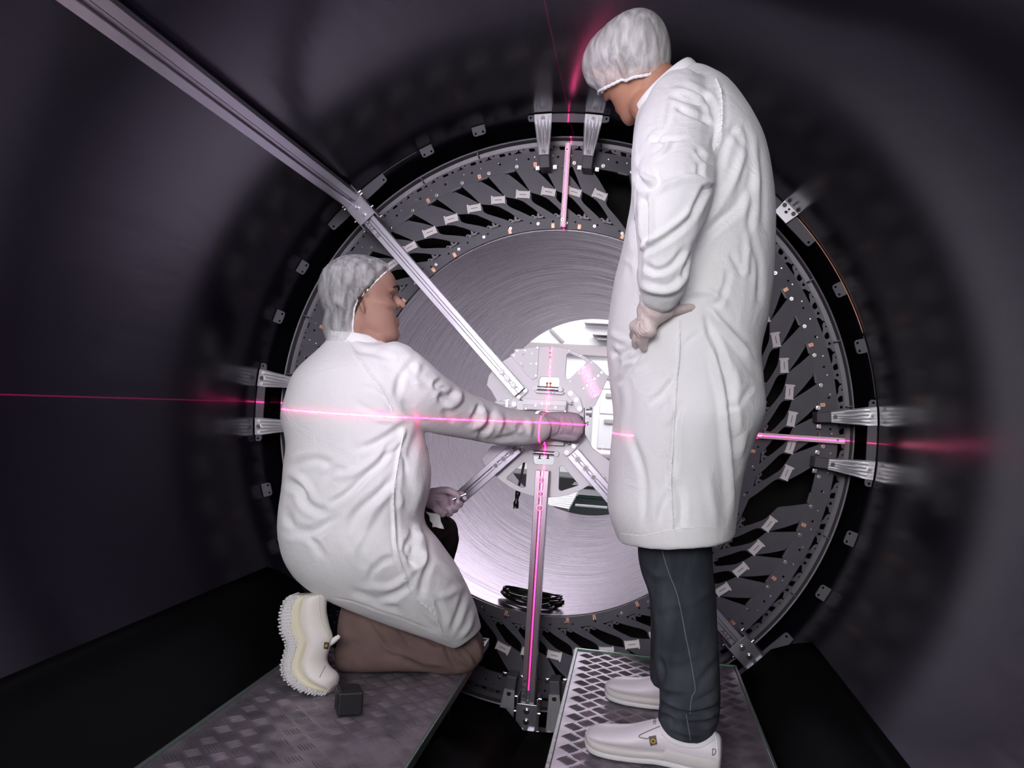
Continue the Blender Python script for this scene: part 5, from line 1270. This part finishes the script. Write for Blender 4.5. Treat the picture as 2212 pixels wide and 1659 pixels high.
for st_ in ([(1850, 1180), (1848, 1262)], [(1850, 1180), (1885, 1190), (1888, 1225), (1870, 1255), (1848, 1262)]):
    px_line(u1, C_(st_), 0.0006, 0.0008, 'printed_letter', MT['ink'], u1)
for k in range(2):
    yy = 800 + 34 * k; px_line(u1, C_([(1088, yy), (1112, yy - 6), (1112, yy + 22), (1090, yy + 24), (1088, yy)]), 0.0005, 0.0006, 'printed_mark', MT['ink'], u1)
# ------------------------------------------------------------ kneeling person
kn_ = empty('person', tuple(Vector((-0.42, 2.2, -0.739))), 'person kneeling on the left walkway in white coat and brown trousers, reaching to the hub', 'person')
def coat_kneel():
    bm = newbm()
    loft_sections(bm, [(716, 722, 822, 730, 2.17, .058), (708, 738, 836, 742, 2.17, .066), (688, 762, 862, 756, 2.17, .10), (655, 795, 895, 778, 2.17, .135), (638, 822, 915, 805, 2.17, .155), (629, 858, 916, 845, 2.17, .168), (621, 895, 908, 900, 2.17, .172), (630, 955, 912, 950, 2.17, .168), (625, 1005, 925, 1005, 2.17, .17), (622, 1050, 924, 1058, 2.17, .175),
                       (615, 1105, 910, 1112, 2.18, .182), (616, 1148, 915, 1142, 2.18, .186), (628, 1200, 938, 1168, 2.19, .186), (655, 1243, 962, 1200, 2.21, .18), (708, 1282, 985, 1232, 2.24, .17), (780, 1312, 1004, 1270, 2.27, .155), (860, 1342, 1020, 1308, 2.31, .14), (930, 1368, 1030, 1340, 2.35, .12), (985, 1392, 1036, 1362, 2.38, .09)], 3, 44, 2.25)
    # right arm stretched to the hub
    limb(bm, [at(850, 800, 2.13), at(885, 838, 2.16), at(930, 868, 2.24), at(985, 892, 2.34), at(1040, 908, 2.45), at(1090, 921, 2.55), at(1135, 926, 2.63), at(1160, 926, 2.67)], [0.080, 0.086, 0.081, 0.070, 0.064, 0.060, 0.056, 0.048], 22, 4)
    # left sleeve, in front of the body
    limb(bm, [Vector((-0.46, 2.32, 0.05)), Vector((-0.38, 2.42, -0.12)), at(860, 1050, 2.42), at(885, 1072, 2.42)], [0.075, 0.072, 0.060, 0.045], 16, 4)
    return remesh(bm, 0.0058, 5, 'coat')
me = coat_kneel()
K_ = lambda L: [(590 + x / 2.963, 700 + y / 2.963) for x, y in L]
S1 = lambda L: [(550 + x / 3.687, 530 + y / 3.687) for x, y in L]
S2 = lambda L: [(600 + x / 4.148, 1100 + y / 4.148) for x, y in L]
AR = lambda L: [(840 + x / 4.916, 740 + y / 4.916) for x, y in L]
ks = [
 (K_([(480, 105), (540, 210), (620, 320), (700, 430), (770, 560)]), 0.0030, 3.2, 'b'),
 (K_([(180, 340), (300, 300), (420, 275), (560, 265)]), 0.0018, 2.0),
 (K_([(770, 560), (720, 480), (640, 420), (560, 400)]), -0.004, 5), (K_([(760, 590), (640, 560), (520, 500)]), -0.004, 6), (K_([(850, 630), (760, 620), (650, 610)]), 0.004, 5),
 (K_([(845, 640), (760, 700), (660, 760), (540, 800)]), -0.007, 7), (K_([(840, 660), (800, 760), (700, 830)]), 0.005, 5), (K_([(740, 790), (690, 880), (600, 960), (480, 1080), (370, 1150)]), -0.009, 6), (K_([(720, 780), (620, 890), (500, 960), (430, 980)]), 0.006, 8),
 (K_([(770, 980), (680, 1080), (560, 1180), (480, 1300)]), -0.0075, 8), (K_([(760, 1060), (640, 1200), (580, 1330)]), 0.005, 8), (K_([(470, 950), (400, 930), (330, 1000)]), -0.004, 7),
 (K_([(120, 920), (200, 880), (300, 870), (380, 910)]), -0.006, 8), (K_([(100, 1020), (180, 1060), (200, 1130), (260, 1180), (340, 1200)]), -0.010, 8), (K_([(110, 960), (180, 1000), (240, 1090)]), 0.007, 7), (K_([(90, 1200), (130, 1290), (250, 1320), (340, 1280), (390, 1220)]), -0.006, 8), (K_([(480, 1420), (470, 1350), (540, 1280)]), -0.004, 7), (K_([(190, 1370), (260, 1400), (290, 1480)]), -0.004, 6), (K_([(580, 1400), (560, 1500), (600, 1560)]), -0.003, 7),
 (K_([(835, 680), (800, 870), (780, 1000), (770, 1100), (775, 1250), (790, 1450), (850, 1630)]), 0.0032, 3.0, 'b'),
 (K_([(805, 830), (840, 860), (850, 950)]), -0.004, 5), (K_([(790, 1060), (820, 1120), (810, 1180)]), 0.004, 5), (K_([(930, 680), (880, 820), (860, 960), (870, 1100)]), -0.005, 9), (K_([(950, 1000), (930, 1120), (880, 1230)]), 0.004, 8), (K_([(870, 1380), (850, 1450), (890, 1530), (930, 1560)]), -0.010, 6), (K_([(930, 1280), (920, 1400), (960, 1500), (940, 1659)]), 0.007, 7), (K_([(905, 1320), (880, 1380), (860, 1400)]), -0.007, 6),
 # skirt over the thigh
 (S2([(1040, 0), (1050, 200), (1070, 400), (1130, 600), (1250, 800), (1400, 950), (1490, 1130)]), 0.0032, 2.8, 'b'),
 (S2([(1190, 560), (1280, 480), (1310, 330), (1250, 180)]), 0.008, 7), (S2([(1200, 500), (1210, 350), (1260, 200)]), -0.009, 6), (S2([(1290, 760), (1300, 600), (1380, 450)]), -0.007, 7), (S2([(1190, 680), (1060, 760), (880, 800), (660, 720)]), -0.0055, 7), (S2([(1180, 600), (1000, 700), (820, 690)]), 0.0045, 7), (S2([(1060, 430), (940, 470), (850, 560), (820, 640)]), -0.004, 7), (S2([(1100, 900), (960, 860), (800, 830)]), -0.0035, 7),
 (S2([(1690, 720), (1640, 860), (1600, 980), (1560, 1080)]), -0.006, 6), (S2([(1760, 900), (1720, 1040), (1640, 1150)]), 0.006, 6), (S2([(1620, 700), (1540, 760), (1430, 780)]), 0.004, 7), (S2([(1420, 800), (1460, 900), (1500, 1000)]), -0.005, 6), (S2([(1240, 880), (1340, 1010), (1440, 1090)]), -0.004, 6), (S2([(1680, 640), (1560, 560), (1420, 450)]), 0.004, 8), (S2([(70, 200), (200, 220), (380, 190), (520, 70)]), -0.006, 8), (S2([(280, 230), (380, 340), (410, 430)]), -0.004, 6), (S2([(640, 380), (660, 280), (740, 180)]), -0.004, 7),
 (S2([(500, 790), (700, 830), (900, 900), (1200, 1010), (1400, 1090), (1590, 1200)]), -0.0020, 1.8, 'g0'),
 # shoulder and sleeve
 (S1([(760, 770), (820, 830), (960, 860), (1100, 900)]), -0.004, 6), (S1([(820, 780), (900, 810), (1000, 800)]), 0.003, 5), (S1([(1290, 920), (1230, 960), (1160, 1060), (1130, 1220)]), -0.0055, 7), (S1([(1310, 930), (1280, 1040), (1330, 1120)]), 0.005, 7),
 (AR([(240, 260), (280, 350), (360, 420)]), -0.005, 6), (AR([(560, 400), (500, 440), (520, 480), (600, 500)]), -0.008, 5), (AR([(700, 510), (640, 560), (560, 570), (560, 620)]), -0.010, 6), (AR([(730, 520), (740, 600), (680, 660), (580, 690)]), 0.008, 7), (AR([(120, 600), (250, 760), (420, 880)]), -0.004, 7), (AR([(600, 690), (620, 780), (700, 850)]), -0.005, 7),
 (AR([(960, 660), (930, 740), (880, 800)]), -0.009, 5), (AR([(990, 680), (1010, 780), (960, 860), (860, 920)]), 0.007, 6), (AR([(1100, 710), (1090, 800), (1040, 900), (980, 960)]), -0.009, 6), (AR([(1180, 760), (1190, 860), (1140, 960)]), 0.006, 6), (AR([(1080, 860), (980, 980), (1000, 1060)]), -0.006, 6), (AR([(1250, 860), (1340, 960), (1400, 880), (1470, 860)]), -0.004, 6), (AR([(1120, 1050), (1280, 1000), (1450, 1000)]), -0.006, 6), (AR([(1480, 800), (1500, 900), (1480, 1000)]), 0.004, 6), (AR([(940, 1000), (1040, 1080), (1200, 1060)]), 0.004, 6)]
fold(me, ks, 0.0016, (9, 9, 5), 11)
coat2 = link('coat', me, MT['coat'], kn_)
bm = newbm(); loft_sections(bm, [(706, 744, 838, 752, 2.17, .072), (711, 728, 832, 740, 2.17, .070), (718, 712, 815, 728, 2.17, .066), (730, 722, 800, 735, 2.17, .05)], 3, 40, 2.1)
obj('collar', bm, MT['seam'], coat2, True)
for sm_, nn_ in ((K_([(482, 108), (540, 210), (620, 320), (700, 430), (765, 555)]), 18), (K_([(835, 690), (802, 870), (782, 1000), (770, 1100), (775, 1250), (792, 1450), (850, 1620)]), 22), (S2([(1130, 610), (1250, 800), (1400, 950), (1480, 1110)]), 16)):
    on_mesh_line(me, sm_, 0.0002, 0.0023, 'seam', MT['seam'], coat2, nn_, 0.45)
on_mesh_line(me, K_([(170, 345), (300, 300), (420, 275), (540, 268)]), 0.0, 0.0010, 'yoke_seam', MT['seam'], coat2, 8)
# head looking right along the beam
hc2 = at(785, 645, 2.17); HM2 = headframe(hc2, (0.93, 0.36, 0.10), (-0.13, 0.0, 1.0)); hs2 = 0.95
bm = newbm(); head_bm(bm, HM2, hs2, 1.05)
limb(bm, [HM2 @ Vector((-0.028, 0, -0.065)), HM2 @ Vector((-0.03, 0, -0.11)), at(778, 735, 2.17), at(770, 830, 2.17)], [0.056, 0.052, 0.060, 0.10], 20, 4)
limb(bm, [HM2 @ Vector((0.03, 0, -0.095)), HM2 @ Vector((0.0, 0, -0.12)), at(800, 745, 2.17)], [0.038, 0.044, 0.05], 16, 4)
limb(bm, [at(770, 840, 2.17), at(765, 950, 2.18), at(760, 1080, 2.18), at(770, 1170, 2.19)], [0.10, 0.12, 0.12, 0.12], 20, 4)
limb(bm, [at(865, 820, 2.14), at(940, 872, 2.26), at(1040, 908, 2.45), at(1130, 925, 2.62), at(1175, 925, 2.68)], [0.045, 0.042, 0.034, 0.030, 0.028], 14, 4)
limb(bm, [Vector((-0.46, 2.32, 0.02)), Vector((-0.38, 2.42, -0.13)), at(865, 1055, 2.42), at(905, 1078, 2.44), at(928, 1084, 2.455)], [0.045, 0.036, 0.032, 0.028, 0.026], 14, 4)
# right thigh and shin (kneeling), left thigh and shin (knee raised)
limb(bm, [at(740, 1170, 2.16), at(860, 1270, 2.24), at(975, 1385, 2.37)], [0.085, 0.07, 0.038], 16, 4)
limb(bm, [at(975, 1396, 2.38), at(880, 1385, 2.335), at(765, 1368, 2.285), at(735, 1350, 2.275), at(708, 1338, 2.20)], [0.036, 0.044, 0.028, 0.018, 0.015], 16, 4)
limb(bm, [at(790, 1150, 2.28), at(880, 1150, 2.42), at(940, 1165, 2.53)], [0.075, 0.055, 0.034], 16, 4)
limb(bm, [at(940, 1165, 2.53), at(915, 1260, 2.54), at(885, 1370, 2.53)], [0.034, 0.036, 0.03], 16, 4)
# left hand, pinching a small part at the lower left beam
H_ = lambda L, y: [at(880 + x / 11.85, 1020 + yy / 11.85, y + dy) for x, yy, dy in L]
YL = 2.455
wr2 = H_([(520, 560, -0.01), (430, 880, -0.01)], YL); kn2 = H_([(1130, 690, 0.022), (1090, 830, 0.016), (1010, 960, 0.010), (900, 1040, 0.004)], YL)
fg2 = [H_([(1330, 560, 0.030), (1440, 590, 0.018), (1475, 670, 0.006)], YL), H_([(1290, 850, 0.030), (1370, 820, 0.010), (1290, 760, -0.006)], YL), H_([(1200, 980, 0.026), (1250, 930, 0.004), (1150, 870, -0.010)], YL), H_([(1080, 1080, 0.022), (1120, 1040, 0.000), (1060, 950, -0.012)], YL)]
th2 = H_([(620, 520, -0.014), (980, 460, -0.018), (1180, 520, -0.014), (1300, 615, -0.006)], YL)
def hand_left(bm, rs):
    hand_bm(bm, wr2, kn2, fg2, th2, rs, 0.0155)
    limb(bm, H_([(650, 560, -0.008), (900, 700, -0.004), (950, 880, 0)], YL), [0.020 * rs, 0.020 * rs, 0.017 * rs], 12, 3)
    limb(bm, H_([(560, 840, -0.004), (760, 960, -0.002), (900, 1010, 0)], YL), [0.018 * rs, 0.019 * rs, 0.016 * rs], 12, 3)
hand_left(bm, 0.70)
# right hand core
YG = 2.715
G_ = lambda L, y: [at(840 + x / 4.916, 740 + yy / 4.916, y + dy) for x, yy, dy in L]
def hand_right(bm, rs):
    wr_ = G_([(1700, 800, 0), (1700, 960, 0.0)], YG)
    kn_2 = G_([(1990, 800, 0.004), (2035, 870, 0.0), (2020, 940, 0.002), (1975, 1000, 0.01)], YG)
    fg_ = [G_([(2040, 810, 0.03), (1990, 830, 0.055), (1930, 850, 0.06)], YG), G_([(2060, 880, 0.03), (2010, 890, 0.058), (1940, 890, 0.062)], YG), G_([(2050, 950, 0.03), (2000, 950, 0.056), (1930, 940, 0.06)], YG), G_([(2000, 1010, 0.034), (1950, 1000, 0.054), (1900, 980, 0.056)], YG)]
    th_ = G_([(1760, 830, 0.02), (1860, 800, 0.045), (1900, 830, 0.06), (1900, 870, 0.066)], YG)
    hand_bm(bm, wr_, kn_2, fg_, th_, rs, 0.0185)
    limb(bm, G_([(1780, 880, 0.004), (1900, 900, 0.004), (1960, 920, 0.006)], YG), [0.026 * rs, 0.027 * rs, 0.024 * rs], 14, 3)
hand_right(bm, 0.75)
body2 = link('body', remesh(bm, 0.0042, 3, 'body'), MT['skin2'], kn_)
face_parts(HM2, hs2, body2, MT['hairdark'])
bm = newbm(); hand_right(bm, 1.0)
limb(bm, G_([(1560, 880, -0.004), (1660, 880, -0.002), (1760, 890, 0.0)], YG), [0.040, 0.037, 0.036], 20, 3)
gm2 = remesh(bm, 0.0032, 4, 'glove')
fold(gm2, [(G2, a_, s_) for G2, a_, s_ in ((AR([(1790, 760), (1830, 860), (1790, 980)]), -0.004, 1.6), (AR([(1840, 770), (1870, 870), (1820, 990)]), 0.003, 1.6), (AR([(1930, 790), (1970, 880), (1940, 980)]), -0.002, 2.5), (AR([(1800, 770), (1850, 870), (1805, 985)]), 0.003, 1.2))], 0.0008, (14, 14, 14), 5)
tag(link('glove', gm2, MT['gloved'], kn_), 'dark grey lilac work glove on the hand at the hub')
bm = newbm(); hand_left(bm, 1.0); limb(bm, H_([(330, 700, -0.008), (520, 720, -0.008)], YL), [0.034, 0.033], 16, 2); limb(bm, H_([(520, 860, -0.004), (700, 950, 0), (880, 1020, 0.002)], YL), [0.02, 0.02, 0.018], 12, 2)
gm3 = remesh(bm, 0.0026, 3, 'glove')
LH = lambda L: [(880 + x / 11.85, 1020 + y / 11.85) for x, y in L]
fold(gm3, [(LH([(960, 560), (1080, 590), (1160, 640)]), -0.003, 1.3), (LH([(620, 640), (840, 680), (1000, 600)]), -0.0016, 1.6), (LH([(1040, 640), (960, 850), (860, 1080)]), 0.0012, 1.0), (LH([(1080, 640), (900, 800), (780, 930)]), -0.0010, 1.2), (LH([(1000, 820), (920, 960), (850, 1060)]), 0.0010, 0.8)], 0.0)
MT['glovel'] = mat('thin_lilac_glove', (0.52, 0.40, 0.47), 0.45, 0, 0.4)  # separate pale lilac colour for the outer layer of this hand
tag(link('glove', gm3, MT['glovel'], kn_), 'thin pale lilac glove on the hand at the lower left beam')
# gathered glove band
bm = newbm(); A0_, B0_ = at(1205, 918, YG), at(1222, 920, YG + 0.005)
for k in range(4):
    c = A0_.lerp(B0_, k / 3); rg = [c + Vector((0.12 * math.sin(2 * PI * i / 24) * 0.01, math.cos(2 * PI * i / 24) * 0.033, math.sin(2 * PI * i / 24) * 0.0385)) for i in range(25)]
    tube(bm, rg, 0.0028, 6, cap=False)
go = [o for o in kn_.children if o.name.startswith('glove')][0]
# hair and cap
bvh2 = head_bvh(HM2, hs2, 1.05, ([HM2 @ Vector((-0.035, 0, -0.065)), at(775, 735, 2.17)], [0.060, 0.058]))
head_shell(bvh2, HM2, (-0.62, 0, 0.78), lambda ph: R(93 + 24 * max(0, -math.cos(ph)) - 14 * max(0, math.cos(ph))), 0.003, 'hair', MT['hairdark'], body2, smooth=2)
head_shell(bvh2, HM2, (-0.71, 0, 0.70), lambda ph: R(91 + 38 * max(0, -math.cos(ph)) ** 3.2), 0.006, 'cap', MT['cap2'], kn_, smooth=6, puff=lambda d, t: 0.003 + 0.013 * max(0, -d.x) * (1.0 if t > 0.3 else 0.6 + 1.33 * t) + 0.006 * math.sin(PI * t) - 0.012 * max(0, (t - 0.93) / 0.07), wr=0.0045, seedv=6.1, band=0.0026)
# trousers
def trousers():
    bm = newbm()
    # shin along the deck, hem facing the shoe
    loft_sections(bm, [(737, 1300, 735, 1449, 2.27, .062), (760, 1300, 758, 1451, 2.275, .066), (820, 1302, 818, 1450, 2.30, .068), (880, 1306, 880, 1449, 2.335, .068), (940, 1318, 942, 1452, 2.37, .067), (985, 1334, 990, 1455, 2.39, .064), (1020, 1352, 1026, 1443, 2.405, .056), (1040, 1378, 1043, 1420, 2.415, .036)], 3, 36, 2.2)
    limb(bm, [at(760, 1190, 2.19), at(860, 1270, 2.26), at(985, 1378, 2.38)], [0.10, 0.085, 0.055], 20, 4)
    loft_sections(bm, [(640, 1100, 905, 1100, 2.19, .15), (650, 1170, 900, 1150, 2.19, .15), (700, 1230, 900, 1190, 2.2, .13)], 3, 30, 2.1)
    return remesh(bm, 0.006, 3, 'trousers')
tm = trousers()
fold(tm, [(S2([(1060, 1010), (1120, 1120), (1200, 1230)]), -0.006, 6), (S2([(780, 950), (880, 1120), (990, 1250), (1150, 1300), (1320, 1380)]), 0.0045, 5), (S2([(1500, 1200), (1540, 1320), (1600, 1420)]), -0.008, 5), (S2([(1570, 1210), (1620, 1310), (1700, 1400)]), 0.007, 5), (S2([(1640, 1200), (1740, 1290), (1800, 1400)]), -0.008, 5), (S2([(1750, 1150), (1800, 1250), (1840, 1330)]), 0.006, 5), (S2([(640, 870), (660, 1100), (650, 1440)]), -0.0022, 1.8, 'g0'), (S2([(900, 960), (960, 1060)]), -0.003, 6), (S2([(1100, 1330), (1300, 1420), (1480, 1440)]), -0.004, 6), (S2([(680, 1150), (760, 1180)]), 0.003, 5), (S2([(1300, 1100), (1400, 1200), (1500, 1330)]), 0.004, 7)], 0.002, (12, 12, 12), 2)
tag(link('trousers', tm, MT['brown'], kn_), 'brown trousers')
def raised():
    bm = newbm()
    limb(bm, [at(800, 1140, 2.30), at(880, 1146, 2.42), at(925, 1152, 2.50), at(948, 1162, 2.535), at(922, 1250, 2.54), at(896, 1325, 2.53), at(892, 1345, 2.53)], [0.105, 0.092, 0.078, 0.064, 0.064, 0.062, 0.060], 22, 4)
    return remesh(bm, 0.006, 3, 'trouser_leg')
rm = raised(); fold(rm, [([(985, 1140), (950, 1165), (930, 1190)], 0.003, 5), ([(960, 1120), (935, 1140)], -0.003, 5)], 0.002, (12, 12, 12), 4)
tag(link('trouser_leg', rm, MT['darkbrown'], kn_), 'dark trouser leg over the raised knee')
# loose coat corner over the raised knee
bm = newbm(); qs = [[at(900, 1100, 2.385), at(914, 1122, 2.385), at(925, 1139, 2.385)], [at(925, 1106, 2.40), at(933, 1124, 2.395), at(942, 1139, 2.39)], [at(950, 1112, 2.41), at(954, 1128, 2.405), at(959, 1143, 2.40)]]
gv = [[bm.verts.new(p) for p in r_] for r_ in qs]
for i in range(2):
    for j in range(2): bm.faces.new((gv[i][j], gv[i + 1][j], gv[i + 1][j + 1], gv[i][j + 1]))
bmesh.ops.subdivide_edges(bm, edges=bm.edges[:], cuts=3, use_grid_fill=True)
for v in bm.verts: v.co.y += 0.004 * math.sin(v.co.x * 180) + 0.003 * math.sin(v.co.z * 230)
bmesh.ops.solidify(bm, geom=bm.faces[:], thickness=0.0015); obj('coat_corner', bm, MT['coat'], coat2, True)
# shoe standing on its toes: own profile, axis from heel (up) to toe (down)
def px_shoe():
    t = empty('shoe', (0, 0, 0)); t.parent = kn_; t.location = -parent_world(kn_); tag(t, 'white slip-on shoe standing on its toes, studded sole showing')
    Y0 = 2.105
    # per section: sole point, top point (pixels), depth, half width
    sec = [(638, 1284, 706, 1283, .018), (628, 1294, 705, 1286, .030), (621, 1322, 703, 1320, .036), (622, 1356, 709, 1352, .037), (634, 1386, 716, 1376, .036), (630, 1410, 710, 1400, .038), (627, 1432, 703, 1424, .042), (636, 1456, 708, 1442, .046), (660, 1477, 722, 1455, .046), (690, 1490, 727, 1466, .038), (712, 1495, 725, 1480, .020)]
    SP = spline(sec, 4)
    # the shoe is seen partly from its sole: rotate the width direction a little so that the sole faces the camera
    wd = Vector((0.18, 0.98, 0.0)).normalized()
    def lay(f0, f1, wsc, pw, bulge=0.0):
        bm = newbm(); rings = []
        for i, (x0, y0, x1, y1, w_) in enumerate(SP):
            a = at(x0 + (x1 - x0) * f0, y0 + (y1 - y0) * f0, Y0); b_ = at(x0 + (x1 - x0) * f1, y0 + (y1 - y0) * f1, Y0); c = (a + b_) / 2; u = (b_ - a) / 2; rg = []
            for k in range(30):
                an = 2 * PI * k / 30; ca, sa = math.cos(an), math.sin(an)
                yy = math.copysign(abs(ca) ** (2 / pw), ca) * w_ * wsc * (1 - bulge * max(0, sa)); zz = math.copysign(abs(sa) ** (2 / pw), sa)
                rg.append(c + u * zz + wd * yy)
            rings.append(rg)
        ring_loft(bm, rings); return bm
    up = obj('upper', lay(0.40, 1.0, 0.95, 2.3, 0.35), MT['shoec'], t, True)
    md = obj('midsole', lay(0.24, 0.50, 1.02, 4.0), MT['solecream'], t, True)
    so = obj('outsole', lay(0.0, 0.34, 1.05, 4.0), MT['sole'], t, True)
    bm = newbm(); random.seed(9)
    m_ = len(SP)
    for i in range(46):
        q = (i + 0.5) / 46 * (m_ - 1); i0 = int(q); fq = q - i0; s_ = [SP[i0][k] + (SP[min(i0 + 1, m_ - 1)][k] - SP[i0][k]) * fq for k in range(5)]
        a = at(s_[0], s_[1], Y0); b_ = at(s_[2], s_[3], Y0); n_ = (a - b_).normalized()
        for j in range(9):
            y = s_[4] * 1.0 * (-1 + 2 * (j + 0.5 * (i % 2)) / 8.5) + random.uniform(-.001, .001)
            if abs(y) > s_[4] * 1.04: continue
            p0 = a + wd * y; cyl(bm, p0 - n_ * 0.002, p0 + n_ * 0.0038, 0.0032, 0.0024, n=6)
        for sd in (-1,):
            for f_ in (0.02, 0.08, 0.14, 0.20, 0.26):
                f_ += 0.02 * (i % 2) + random.uniform(-.01, .01); p0 = a.lerp(b_, f_) + wd * (sd * s_[4] * 1.04); v_ = wd * sd; cyl(bm, p0 - v_ * 0.002, p0 + v_ * 0.0024, 0.0030, 0.0022, n=6)
    obj('tread', bm, MT['sole'], so)
    E_ = lambda L: [(600 + x / 6.633, 1260 + y / 6.636) for x, y in L]
    # tongue sticking out, badge, piping
    bm = newbm(); limb(bm, [at(*E_([(735, 860)])[0], Y0 + 0.01), at(*E_([(800, 820)])[0], Y0 + 0.01), at(*E_([(865, 770)])[0], Y0 + 0.01)], [0.009, 0.008, 0.006], 12, 3)
    tg = obj('tongue', bm, MT['shoec'], t, True)
    px_line(up, E_([(600, 160), (600, 420), (650, 600), (730, 760)]), 0.0004, 0.0012, 'collar_piping', MT['solecream'], up)
    px_line(up, E_([(600, 1350), (660, 1230), (680, 1180)]), 0.0004, 0.0009, 'crease', MT['badge'], up)
    patch(up, E_([(665, 838), (735, 848), (712, 945), (652, 935)]), 0.0012, MT['badge'], 'badge', up)
    dot(up, *E_([(688, 890)])[0], 0.0042, MT['yellow'], 'badge_print', up, 0.0018)
    return t
px_shoe()
bm = newbm(); loft_sections(bm, [(698, 1290, 700, 1376, 2.15, .034), (712, 1288, 714, 1392, 2.185, .042), (730, 1294, 733, 1402, 2.235, .044), (748, 1304, 750, 1405, 2.27, .036)], 3, 26, 2.1); tag(obj('sock', bm, MT['sock'], kn_, True), 'navy sock with small white dots')
so_ = [o for o in kn_.children if o.name.startswith('sock')][0]
for x, y in ((709, 1304), (720, 1305), (729, 1321), (728, 1328), (712, 1330), (722, 1345)): dot(so_, x, y, 0.0012, MT['seam'], 'dot', so_, 0.0005)
# left foot, planted on the walkway in front, hidden behind the coat
SM3 = shoe_frame((-0.47, 2.46), (-0.27, 2.57), -0.7355)
shoe('shoe', SH, SM3, kn_, MT['shoec'], MT['solecream'], MT['sole'], studs=0)
# small metal pin held between finger and thumb
pn = empty('metal_pin', tuple(at(990, 1072, 2.45)), 'small metal pin held between finger and thumb at the lower left beam', 'pin')
bm = newbm(); a, b_ = at(978, 1079, 2.447), at(1004, 1068, 2.455); cyl(bm, a, b_, 0.0028, n=12); cyl(bm, b_, b_ + (b_ - a).normalized() * 0.004, 0.0045, n=12); obj('pin', bm, MT['steel'], pn)
